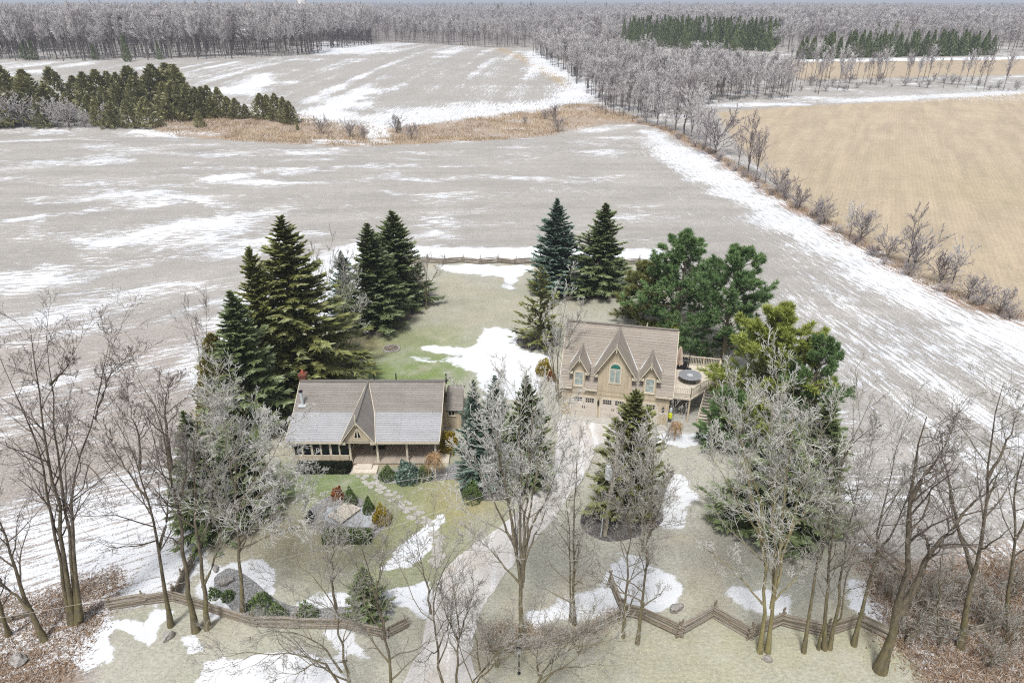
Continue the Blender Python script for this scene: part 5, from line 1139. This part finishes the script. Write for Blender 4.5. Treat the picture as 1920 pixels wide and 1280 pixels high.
stem_tree('tall many-stemmed grey tree at the left corner of the garage', (1048,752), [S(1,(1048,752),(1044,690),(1050,620),(1062,560),(1070,525)), S(.9,(1046,752),(1035,690),(1035,610),(1038,555)), S(.9,(1050,752),(1056,690),(1075,620),(1095,570)), S(.8,(1052,750),(1070,715),(1095,700),(1112,690)), S(.7,(1047,720),(1060,650),(1085,600),(1102,590)), S(.7,(1044,720),(1028,660),(1020,610))], .13, 'bark_frost', 33, kids=(10, 6, 4, 2), limb=.24, ang=.45, trop=.12, tmin=.3, twig=.012)
stem_tree('bare tree behind the left spruces at the field edge', (612,640), [S(1,(612,640),(606,590),(610,540),(622,490),(618,465)), S(.8,(610,630),(595,570),(592,510),(585,470)), S(.7,(614,640),(640,580),(648,530),(650,480))], .11, 'bark_semi', 34, kids=(11, 6, 4, 2), limb=.3, ang=.5, trop=.1, twig=.012)
stem_tree('frosted bush tree against the left bed spruce', (650,650), [S(1,(650,650),(648,600),(655,550),(665,520)), S(.8,(652,650),(670,610),(680,570))], .08, 'bark_frost', 35, kids=(11, 7, 5, 0), limb=.42, ang=.7, trop=.05, twig=.014)

# ------------------------------------------------------------------ shrubs of the yard
def shrub(name, label, base, w_px, h_px, mat, seed, shape='dome', n=900, sz=.16, stem=False, group=None):
    b = at(*base); r = w_px/2/px_per_m(b); h = at_depth(base[0], base[1]-h_px, b[1])[2]
    t = thing(name, label, 'shrub', b, 0, group)
    link('foliage', ball(seed, n, r, r, h, sz, shape), M[mat], t); link('stems', stems_mesh(seed, 9, h*.7, .6), M['bark'], t); return t
shrub('boxwood_shrub', 'green rounded boxwood beside the frosted tree in the corner garden', (490,1140), 44, 24, 'box', 1)
shrub('boxwood_shrub', 'green rounded boxwood before the rails, middle of the three', (520,1160), 38, 24, 'box', 2)
shrub('boxwood_shrub', 'green rounded boxwood nearest the driveway in the corner garden', (576,1158), 40, 24, 'box', 3)
shrub('boxwood_shrub', 'small dark evergreen at the back of the corner garden', (402,1118), 20, 15, 'box', 4, n=350)
shrub('boxwood_shrub', 'small blue green evergreen near the boulder', (428,1122), 22, 14, 'box', 5, n=350)
shrub('rust_shrub', 'rust brown round shrub behind the pond', (634,936), 24, 20, 'rust', 6, n=1100, sz=.2)
shrub('cone_evergreen', 'larger cone-shaped evergreen behind the pond', (658,944), 28, 34, 'box', 7, 'cone', 1600, .13)
shrub('cone_evergreen', 'smaller cone-shaped evergreen right of the pond', (692,960), 26, 32, 'box', 8, 'cone', 1500, .13)
shrub('golden_shrub', 'mottled yellow green shrub at the right end of the pond', (716,978), 34, 26, 'gold', 9, n=1100, sz=.2)
hb_ = shrub('golden_shrub', 'low golden shrub at the near side of the pond', (600,986), 14, 8, 'gold', 10, n=250)
shrub('golden_shrub', 'bright golden shrub at the corner of the house lean-to', (842,846), 36, 36, 'gold', 11, n=1800, sz=.2)
shrub('golden_shrub', 'bright golden shrub at the left corner of the garage', (1020,700), 30, 24, 'gold', 12, n=1300, sz=.2)
shrub('boxwood_shrub', 'round dark green shrub at the front of the spruce bed', (886,937), 36, 30, 'box', 13, n=1500, sz=.13)
shrub('boxwood_shrub', 'dark green shrub before the porch next to the steps', (727,896), 30, 20, 'box', 14, n=900)
shrub('boxwood_shrub', 'dark green shrub before the porch behind the weeping tree', (795,896), 30, 20, 'box', 15, n=900)
shrub('blue_spruce_shrub', 'flat blue green dwarf spruce before the porch', (764,898), 44, 28, 'spruce_blue', 16, n=1500, sz=.26)
shrub('rust_shrub', 'red brown dried shrub behind the garage deck', (1312,660), 30, 18, 'rust', 17, n=900, sz=.25)
shrub('rust_shrub', 'pink brown bush at the foot of the tree by the garage corner', (1034,712), 18, 18, 'rust', 18, n=500)
shrub('evergreen_bush', 'spreading green juniper at the left back corner of the pines', (1250,628), 70, 22, 'pine_yellow', 19, n=1500, sz=.34)
shrub('boxwood_shrub', 'dark low evergreen on the left end of the pond', (582,975), 18, 16, 'hedge', 20, n=400)
hp_ = at(652, 1012); hd = thing('clipped_hedge', 'clipped curved boxwood hedge on the near side of the pond', 'hedge', hp_)
link('foliage', ball(21, 5200, 1.75, .5, .75, .17, 'box'), M['box'], hd); link('stems', stems_mesh(21, 14, .7, .8), M['bark'], hd)
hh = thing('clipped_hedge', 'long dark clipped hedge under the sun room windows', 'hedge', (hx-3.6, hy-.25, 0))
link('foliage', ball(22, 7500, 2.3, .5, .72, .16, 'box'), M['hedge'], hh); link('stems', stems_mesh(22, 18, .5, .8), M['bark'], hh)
def weeping(label, base, h_px, w_px, seed):
    b = at(*base); h = at_depth(base[0], base[1]-h_px, b[1])[2]; r = w_px/2/px_per_m(b); g = np.random.default_rng(seed); t = thing('weeping_tree', label, 'tree', b)
    MB().tube([(0, 0, -.05), (.03, 0, h*.5), (0, .02, h*.85)], [.07, .05, .05], 7).build('trunk', M['pole'], t); n = 260; az = g.random(n)*6.283; s = np.linspace(0, 1, 6); rr = r*(.4+.6*g.random(n))
    P = np.stack([np.cos(az)[:, None]*rr[:, None]*s, np.sin(az)[:, None]*rr[:, None]*s, h*.85+h*.35*np.sin(s*2.2)[None]*(.4+.4*g.random(n))[:, None]-(h*.75*g.random(n))[:, None]*s**3], 2)
    tb = Tubes(); tb.add(P, np.tile(np.linspace(.014, .007, 6), (n, 1)), np.ones((n, 6)), 3); me = tb.mesh('crown'); v = g.random(n); a = me.attributes.new('rnd', 'FLOAT', 'POINT'); a.data.foreach_set('value', np.repeat(v*.8+.2, 18).astype(np.float32)); link('crown', me, M['straw'], t)
weeping('small weeping tree with orange twigs at the porch corner', (816,900), 46, 44, 1)
weeping('small weeping tree with orange twigs in front of the garage deck', (1264,826), 32, 32, 2)

# ------------------------------------------------------------------ shared meshes for hedgerow and wood trees
def generic_tree(seed, H, spread, nst=3, kids=(9, 6, 5), twig=.03, limb=.36, tmin=.3, r=.22, ang=.65):
    g = np.random.default_rng(seed); st = []
    for k in range(nst):
        a = k*6.283/nst+g.random(); s_ = spread*(.3+.5*g.random()) if k else .3
        st.append(([(0, 0, -.2), (.05*math.cos(a), .05*math.sin(a), H*.25), (s_*.5*math.cos(a), s_*.5*math.sin(a), H*.6), (s_*math.cos(a), s_*math.sin(a), H*(.86+.12*g.random()))], 1 if k == 0 else .75))
    return bare_tree(seed, st, r, kids=kids, limb=limb, ang=ang, tmin=tmin, trop=.12, twig=twig, far=True, crown_lv=1, sides=5)
def joined(tc, mat):
    """a far tree as one mesh: trunk and crown together"""
    (a, b) = tc; bm = bmesh.new(); bm.from_mesh(a); bm.from_mesh(b); me = bpy.data.meshes.new('leafless_tree'); bm.to_mesh(me); bm.free(); me.materials.append(M[mat]); return me
HED = [joined(generic_tree(40+i, 7, 2.2, (4, 5, 3, 5)[i], (9, 6, 4), .022, .36, .15, .10), 'bark_far') for i in range(4)]
HEDB = [joined(generic_tree(50+i, 8, 1.6, (2, 3, 4)[i], (10, 6, 4), .02, .34, .2, .14), 'bark_far_dark') for i in range(3)]
BUSH = [joined(generic_tree(60+i, 2.6, 1.6, 7, (6, 5, 3), .016, .5, .1, .04, .7), 'bark_far' if i % 2 else 'bark_far_dark') for i in range(4)]
BUSHN = [joined(generic_tree(65+i, 2.6, 1.8, 6, (6, 5, 4), .010, .5, .1, .035, .75), 'bark_semi') for i in range(3)]
WOOD = [joined(generic_tree(70+i, 20, 3.0, (3, 2, 4, 2, 3, 2)[i], (11, 7, 5), .055, .30, .42, .26), 'bark_far') for i in range(6)]
WOODD = [joined(generic_tree(80+i, 20, 2.6, 2, (9, 6, 4), .045, .26, .5, .24), 'bark_far_dark') for i in range(3)]
FARSP = []
for i in range(4):
    tm, cm = cedar(90+i, 10, (2.2, 2.5, 2.0, 2.7)[i], 1200, (.62, .7, .6, .75)[i], .7); cm.materials.append(M['cedar']); FARSP.append(cm)
FARDK = []
for i in range(3):
    tm, cm = cedar(95+i, 16, 3.0, 900, .8, 1.0); cm.materials.append(M['spruce']); FARDK.append(cm)
def single(name, me, p, h, h0, wide=1.0, label='', cat='tree', group=None):
    o = link(name, me, None, None, (p[0], p[1], p[2]-.05)); s_ = h/h0; o.scale = (s_*wide, s_*wide, s_); o.rotation_euler = (0, 0, R_.uniform(0, 6.28)); return tag(o, label, cat, group)
_hl = np.array([at(*p) for p in [(1200,232),(1240,242),(1330,289),(1450,369),(1560,434),(1700,519),(1790,562),(1900,600)]])
def hp_line(t):
    d = np.r_[0, np.cumsum(np.linalg.norm(np.diff(_hl[:, :2], axis=0), axis=1))]; return np.interp(t*d[-1], d, _hl[:, 0]), np.interp(t*d[-1], d, _hl[:, 1])
ORD = ['first','second','third','fourth','fifth','sixth','seventh','eighth','ninth','tenth','eleventh','twelfth','thirteenth','fourteenth','fifteenth','sixteenth','seventeenth','eighteenth']
# hedgerow between the two fields
HR = [(1212,232,168,0),(1232,236,150,0),(1248,240,165,0),(1266,246,158,0),(1282,252,138,1),(1296,258,160,0),(1310,264,170,0),(1322,276,192,0),(1340,290,215,2),(1384,312,238,1),(1402,326,212,1),(1418,330,240,1),(1434,345,298,0),(1456,362,320,2),(1498,392,355,2),(1532,408,372,2),(1592,446,376,0),(1612,452,400,2),(1700,500,372,1),(1712,505,440,2),(1662,486,440,2),(1762,530,480,2),(1785,532,448,0),(1815,560,520,2),(1842,572,532,2),(1872,590,545,2),(1545,420,385,2),(1470,372,335,2)]
HR.sort(key=lambda q: q[0]); hn = [0, 0, 0]
for i, (x, y, ty, k) in enumerate(HR):
    hn[k] += 1; od = ORD[hn[k]-1]
    p = at(x, y); h = at_depth(x, ty, p[1])[2]-p[2]
    if k == 2: single('hedgerow_bush', BUSH[(i % 2)*2], p, h, 2.7, 1.2, od+' low bush of the hedgerow, counted from its far end', 'bush', 'hedgerow bushes')
    else: single('hedgerow_tree', (HED[i % 4] if k == 0 else HEDB[i % 3]), p, h, 7.6 if k == 0 else 8.6, 1.0, od+(' frosted tree' if k == 0 else ' dark bare tree')+' of the hedgerow by the tan field, counted from its far end', 'tree', 'hedgerow trees')
for i, (x, y, ty) in enumerate(sorted([(604,252,220),(657,258,228),(683,262,236),(744,250,218),(772,262,234),(1038,228,200),(1022,224,205),(1046,248,222),(984,232,218)])):
    p = at(x, y); single('ditch_bush', BUSH[(i*3+1) % 4 if i % 2 else 0], p, at_depth(x, ty, p[1])[2]-p[2], 2.7, 1.0, ORD[i]+' leafless bush in the orange ditch grass, counted from the cedar grove side', 'bush', 'ditch bushes')
for i, (x, y, ty) in enumerate([(192,243,226),(312,238,230),(558,244,224),(748,244,220)]):
    p = at(x, y); single('ditch_cedar', FARSP[i % 4], p, at_depth(x, ty, p[1])[2]-p[2], 10, .8, ORD[i]+' small dark cedar standing alone in the ditch, counted from the left', 'tree', 'ditch cedars')
for i in range(26):
    x = 1500+i*16+R_.uniform(-6, 6); y = 174-8*math.sin((x-1500)/430*math.pi)+R_.uniform(-14, 4); p = at(x, y); single('row_bush', BUSH[R_.randrange(4)], p, R_.uniform(1.5, 4.5), 2.7, R_.uniform(.9, 1.8), 'leafless brush at the foot of the tree row beyond the tan field', 'bush', 'brush beyond the tan field')
for i in range(30):
    q = hp_line(i/29.); single('hedgerow_brush', BUSH[(i % 3)], (q[0]+R_.uniform(-.8, 1.2), q[1]+R_.uniform(-1, 1), 0), R_.uniform(1.0, 2.2), 2.7, R_.uniform(1.2, 1.9), 'low grey brown brush filling the hedgerow between its trees', 'bush', 'hedgerow brush')
# cedar grove at the left
CG = [(245,240,175),(280,238,178),(10,236,120),(30,232,130),(65,232,140),(62,210,124),(100,225,150),(112,205,128),(135,228,170),(150,205,134),(172,212,122),(175,228,180),(195,208,120),(205,228,160),(215,205,122),(232,210,126),(255,205,132),(262,215,130),(280,208,130),(300,212,130),(318,220,148),(325,205,126),(340,210,126),(335,224,152),(352,214,146),(360,224,160),(375,222,166),(345,205,134),(385,214,160),(395,212,155),(400,222,182),(415,218,168),(430,220,178),(445,222,188),(462,222,196),(492,222,176),(505,222,170),(520,226,178),(535,230,184),(545,232,190),(85,240,185),(190,236,186),(215,240,190),(375,238,205),(-20,238,125),(-50,236,120),(-80,238,130)]
for i, (x, y, ty) in enumerate(CG):
    p = at(x, min(y, 239)); single('cedar_tree', FARSP[i % 4], p, (at_depth(x, ty, p[1])[2]-p[2])*R_.uniform(.82, 1.12), 9.8, R_.uniform(1.4, 2.0), 'olive cedar in the dense grove at the far left field edge', 'tree', 'cedar grove')
for i, (x, y, ty) in enumerate(sorted([(20,240,195),(45,240,180),(75,240,205),(110,240,215),(130,240,190),(160,240,210),(140,236,200),(95,238,190),(205,236,200),(5,238,180)])):
    p = at(x, y); single('grove_bush', BUSH[i % 2*2+1], p, at_depth(x, ty, p[1])[2]-p[2], 2.7, 1.2, ORD[i]+' purple grey bush at the foot of the cedar grove, from the left', 'bush', 'grove bushes')
# front trees of the woods (counted), the mass behind them as stuff
def in_poly_pts(P, n, seed, ymax=None):
    g = np.random.default_rng(seed); lo, hi = P.min(0), P.max(0); out = np.zeros((0, 2))
    while len(out) < n:
        q = lo+(hi-lo)*g.random((n*3, 2)); q = q[sd_poly(P, q[:, 0], q[:, 1]) > 0]; out = np.concatenate([out, q])
    return out[:n]
def front_row(line, n, meshes, h, label, group, jit=6, name='wood_tree', h0=20, seed=1, wide=1.0, cat='tree', back=14):
    g = np.random.default_rng(seed); L = np.array([at(*p)[:2] for p in line]); d = np.r_[0, np.cumsum(np.linalg.norm(np.diff(L, axis=0), axis=1))]
    for k in range(n):
        t = d[-1]*(k+g.random())/n; x = np.interp(t, d, L[:, 0])+g.normal()*jit*.3; y = np.interp(t, d, L[:, 1])+g.random()*back
        single(name, meshes[g.integers(len(meshes))], (x, y, float(hgt(x, y))), h*g.uniform(.65, 1.15), h0, wide*g.uniform(.85, 1.15), label, cat, group)
front_row([(0,116),(200,114),(400,112),(560,106),(592,100)], 62, WOOD+WOODD[:2], 25, 'leafless frosted tree at the front edge of the left wood', 'left wood edge trees', seed=2, back=22)
front_row([(600,76),(700,78),(830,84),(900,90),(985,92)], 50, WOOD[:4]+WOODD, 17.5, 'leafless tree at the edge of the wood behind the snowy field', 'middle wood edge trees', seed=3, back=22)
front_row([(1000,100),(1040,122),(1075,150),(1110,182),(1130,210),(1165,228),(1200,232)], 48, WOOD+HEDB[:1], 14, 'frosted tree at the field side of the middle tree belt', 'middle belt edge trees', seed=4, wide=.9, back=10)
front_row([(1210,228),(1280,205),(1350,192),(1420,190),(1485,188)], 40, WOOD, 13, 'frosted tree along the near side of the middle tree belt above the tan field', 'middle belt near trees', seed=5, back=12)
front_row([(1490,186),(1600,170),(1700,166),(1800,170),(1925,176)], 58, WOODD+WOODD+WOOD[:2], 14.5, 'thin bare tree in the row beyond the tan field', 'tree row beyond the tan field', seed=6, wide=.9, back=40)
front_row([(1500,112),(1560,110),(1700,107),(1860,104)], 88, FARDK, 13.5, 'dark cedar in the clipped row behind the pale back field', 'dark cedar row', seed=7, name='row_cedar', h0=16, wide=1.2, back=5)
front_row([(1180,88),(1260,92),(1340,98),(1440,100)], 44, FARDK, 17, 'dark pine in the plantation block on the far right', 'plantation pines', seed=8, name='plantation_pine', h0=16, wide=.8, back=60)
for i, (x, y, ty) in enumerate(sorted([(50,112,60),(66,113,70),(180,112,75),(240,116,64),(300,112,78),(1205,104,72),(1640,88,40),(1672,92,36),(1585,60,30),(1655,60,44)])):
    p = at(x, y); single('dark_spruce', FARDK[i % 3], p, at_depth(x, ty, p[1])[2]-p[2], 15.5, 1.0, ORD[i]+' single dark evergreen in the far woods, counted from the left', 'tree', 'evergreens in the woods')
tmpl = bpy.data.collections.new('wood_tree_templates'); tmpl_dark = bpy.data.collections.new('pine_templates')
for k, me in enumerate(WOOD+WOODD): tmpl.objects.link(bpy.data.objects.new('wood_template_%d' % k, me))
for k, me in enumerate(FARDK): tmpl_dark.objects.link(bpy.data.objects.new('pine_template_%d' % k, me))
def scatter(name, label, pts, h, h0, coll, seed, wide=1.0, lo=.6, hi=1.2):
    g = np.random.default_rng(seed); n = len(pts); me = bpy.data.meshes.new(name); V = np.stack([pts[:, 0], pts[:, 1], hgt(pts[:, 0], pts[:, 1])-.1], 1); me.vertices.add(n); me.vertices.foreach_set('co', V.astype(np.float32).ravel())
    me.attributes.new('sc', 'FLOAT', 'POINT').data.foreach_set('value', (h/h0*g.uniform(lo, hi, n)).astype(np.float32)); me.attributes.new('rz', 'FLOAT', 'POINT').data.foreach_set('value', (g.random(n)*6.283).astype(np.float32))
    me.attributes.new('pick', 'INT', 'POINT').data.foreach_set('value', g.integers(0, len(coll.objects), n).astype(np.int32))
    o = link(name, me); ng = bpy.data.node_groups.new(name+'_nodes', 'GeometryNodeTree'); ng.interface.new_socket('Geometry', in_out='INPUT', socket_type='NodeSocketGeometry'); ng.interface.new_socket('Geometry', in_out='OUTPUT', socket_type='NodeSocketGeometry')
    N = ng.nodes.new; gi = N('NodeGroupInput'); go = N('NodeGroupOutput'); ip = N('GeometryNodeInstanceOnPoints'); ci = N('GeometryNodeCollectionInfo'); ci.inputs[0].default_value = coll; ci.inputs['Separate Children'].default_value = True; ci.inputs['Reset Children'].default_value = True
    def at_(nm, ty):
        a = N('GeometryNodeInputNamedAttribute'); a.data_type = ty; a.inputs[0].default_value = nm; return a.outputs[0]
    cr = N('ShaderNodeCombineXYZ'); ng.links.new(at_('rz', 'FLOAT'), cr.inputs[2]); ng.links.new(gi.outputs[0], ip.inputs['Points']); ng.links.new(ci.outputs[0], ip.inputs['Instance']); ip.inputs['Pick Instance'].default_value = True
    ng.links.new(at_('pick', 'INT'), ip.inputs['Instance Index']); ng.links.new(cr.outputs[0], ip.inputs['Rotation']); sx = N('ShaderNodeCombineXYZ'); s0 = at_('sc', 'FLOAT')
    mm = N('ShaderNodeMath'); mm.operation = 'MULTIPLY'; mm.inputs[1].default_value = wide; ng.links.new(s0, mm.inputs[0]); ng.links.new(mm.outputs[0], sx.inputs[0]); ng.links.new(mm.outputs[0], sx.inputs[1]); ng.links.new(s0, sx.inputs[2])
    ng.links.new(sx.outputs[0], ip.inputs['Scale']); ng.links.new(ip.outputs[0], go.inputs[0]); md = o.modifiers.new('scatter', 'NODES'); md.node_group = ng
    stuff(o); tag(o, label, 'wood'); return o
def wpoly(pxs, extra): return np.array([at(*p)[:2] for p in pxs]+extra)
PL = wpoly([(-150,112),(0,113),(200,111),(400,109),(560,103),(594,96)], [(-105, 560), (-130, 700), (-600, 700), (-620, 440)])
scatter('left_wood', 'frosted leafless wood filling the far left behind the cedar grove', in_poly_pts(PL, 3400, 1), 25, 20, tmpl, 1, .9, .75, 1.08)
PM = wpoly([(600,74),(700,76),(830,82),(985,90)], [(60, 700), (300, 900), (300, 1500), (-900, 1500), (-420, 720), (-190, 640)])
scatter('middle_wood', 'distant frosted wood behind the snowy field', in_poly_pts(PM, 6000, 2), 15.5, 20, tmpl, 2, 1.15)
PC = wpoly([(1000,98),(1040,120),(1075,148),(1112,180),(1135,208),(1175,226),(1215,226),(1350,190),(1480,186),(1490,165),(1440,152),(1300,142),(1160,124),(1080,104)], [])
scatter('tree_belt', 'frosted tree belt between the snowy field and the tan field', in_poly_pts(PC, 520, 3), 13.0, 20, tmpl, 3, 1.1)
PR = wpoly([(985,90),(1150,94),(1190,84),(1440,96),(1480,100),(1900,100)], [(900, 640), (1600, 1700), (300, 1700), (60, 760)])
scatter('right_wood', 'wide frosted wood across the far right', in_poly_pts(PR, 9000, 4), 17.5, 20, tmpl, 4, 1.25)
scatter('pine_plantation', 'dark pine plantation block in the far right wood', in_poly_pts(wpoly([(1180,86),(1330,92),(1440,98),(1455,84),(1300,76),(1180,76)], []), 420, 5), 17, 16, tmpl_dark, 5)
PF = np.array([(-2600, 1500), (2600, 1700), (5600, 5600), (-5600, 5600)], float)
scatter('horizon_wood', 'far wooded plain fading toward the horizon', in_poly_pts(PF, 12000, 6), 13, 20, tmpl, 6, 2.6)
scatter('horizon_evergreens', 'scattered dark evergreens on the wooded plain near the horizon', in_poly_pts(np.array([(-900, 900), (1400, 900), (4200, 4200), (-3600, 4200)], float), 240, 7), 19, 16, tmpl_dark, 7, 1.3)

# ------------------------------------------------------------------ dry grass, litter, brush
def blades(name, label, pts, h, mat, seed, w=.03, lean=.5):
    g = np.random.default_rng(seed); n = len(pts); z = hgt(pts[:, 0], pts[:, 1]); b = np.stack([pts[:, 0], pts[:, 1], z-.02], 1); d = norm(np.stack([g.normal(size=n)*lean, g.normal(size=n)*lean, np.ones(n)], 1)); L = h*(.5+g.random(n)); s_ = norm(np.cross(d, g.normal(size=(n, 3))))*w
    V = np.stack([b-s_, b+s_, b+d*L[:, None]], 1).reshape(-1, 3); F = np.arange(n*3).reshape(-1, 3); o = link(name, mesh_np(name, V, F, {'rnd': np.repeat(g.random(n), 3)}), M[mat]); return tag(stuff(o), label, 'grass')
def clumped(P, n, seed, k=40, sp=.5):
    c = in_poly_pts(P, max(1, n//k), seed); g = np.random.default_rng(seed+1); return np.repeat(c, k, 0)+g.normal(size=(len(c)*k, 2))*sp
blades('ditch_grass', 'tall orange dry grass in the ditch between the fields', clumped(DITCH, 26000, 1, 60, 1.6), .75, 'drygrass', 1, .07)
hw = [at(*p)[:2] for p in [(1195,232),(1240,240),(1330,287),(1450,367),(1560,432),(1700,517),(1790,562),(1930,607)]]; hw2 = np.array(hw+[(q[0]+2.4, q[1]+1.0) for q in hw[::-1]])
blades('hedgerow_grass', 'brown dry grass along the hedgerow foot', clumped(hw2, 9000, 2, 30, .6), .6, 'drygrass', 2, .04)
lw = in_poly_pts(LAWN, 150000, 9); lw = lw[(lw[:, 1] > 24) & (lw[:, 1] < 100)]; lw = lw[fbm(lw[:, 0]*.9, lw[:, 1]*.9, 131, 3)+.25*np.random.default_rng(3).random(len(lw)) > .55]
_ls = land_colour(lw[:, 0], lw[:, 1])[1]; lw = lw[_ls < .42+.14*np.random.default_rng(4).random(len(lw))]
drv = poly([(1058,778),(1262,803),(1240,812),(1125,832),(1065,932),(985,1032),(912,1128),(885,1240),(900,1330),(700,1340),(788,1215),(815,1105),(865,1038),(940,985),(1018,905),(1043,832)]); lw = lw[sd_poly(drv, lw[:, 0], lw[:, 1]) < -.1]
hb2 = (np.abs(lw[:, 0]-hx) < 7.3) & (lw[:, 1] > hy-.4) & (lw[:, 1] < hy+11); gl_ = np.stack([(lw[:, 0]-GO.x)*math.cos(GA)+(lw[:, 1]-GO.y)*math.sin(GA), -(lw[:, 0]-GO.x)*math.sin(GA)+(lw[:, 1]-GO.y)*math.cos(GA)], 1)
lw = lw[~hb2 & ~((gl_[:, 0] > -.5) & (gl_[:, 0] < 15.6) & (gl_[:, 1] > -1.2) & (gl_[:, 1] < 8.5))]
blades('lawn_grass', 'matted pale winter grass tufts over the lawn', lw, .085, 'turf', 8, .035, 1.1)
LL = poly([(-160,1130),(60,1115),(140,1085),(225,1068),(238,1082),(205,1130),(185,1170),(150,1230),(110,1290),(-160,1330)])
blades('leaf_litter', 'rust brown leaves and dry stalks at the lower left corner', clumped(LL, 22000, 3, 30, .5), .24, 'litter', 3, .035, 1.6)
LR = poly([(1670,1205),(1620,1040),(1720,1080),(1960,1040),(2040,1200),(1960,1330),(1780,1310)])
blades('dead_brush', 'brown dead brush and stalks at the lower right corner', clumped(LR, 24000, 4, 40, .7), .42, 'litter', 4, .03, 1.3)
LF = poly([(1090,1180),(1150,1140),(1170,1155),(1120,1190),(1000,1208),(920,1212),(902,1180),(925,1165),(960,1172),(1000,1175)])
blades('fallen_leaves', 'reddish fallen leaves in the bed behind the frosted shrubs', clumped(LF, 9000, 5, 20, .3), .14, 'litter', 5, .035, 2.0)
for i, (x, y, ty) in enumerate(sorted([(1700,1200,1110),(1740,1150,1060),(1790,1130,1050),(1840,1170,1090),(1880,1210,1120),(1900,1120,1040),(1660,1120,1050),(1640,1060,990),(1760,1210,1140),(1850,1250,1180)])):
    p = at(x, y); single('brush_bush', BUSHN[i % 3], p, at_depth(x, ty, p[1])[2]*.8, 2.7, 1.1, ORD[i]+' tangled brush bush at the lower right, counted from the leaning trunk', 'bush', 'right brush')

# ------------------------------------------------------------------ the air
hz = MB().box(-16500, 16500, -400, 15800, -6, 62).build('haze', None)
mh = bpy.data.materials.new('thin_winter_haze'); mh.use_nodes = True; mh.node_tree.nodes.clear()
ho = mh.node_tree.nodes.new('ShaderNodeOutputMaterial'); hv = mh.node_tree.nodes.new('ShaderNodeVolumePrincipled'); hv.inputs['Color'].default_value = (.80, .87, 1.0, 1); hv.inputs['Density'].default_value = 0.00022
mh.node_tree.links.new(hv.outputs[0], ho.inputs['Volume']); hz.data.materials.append(mh); stuff(hz)
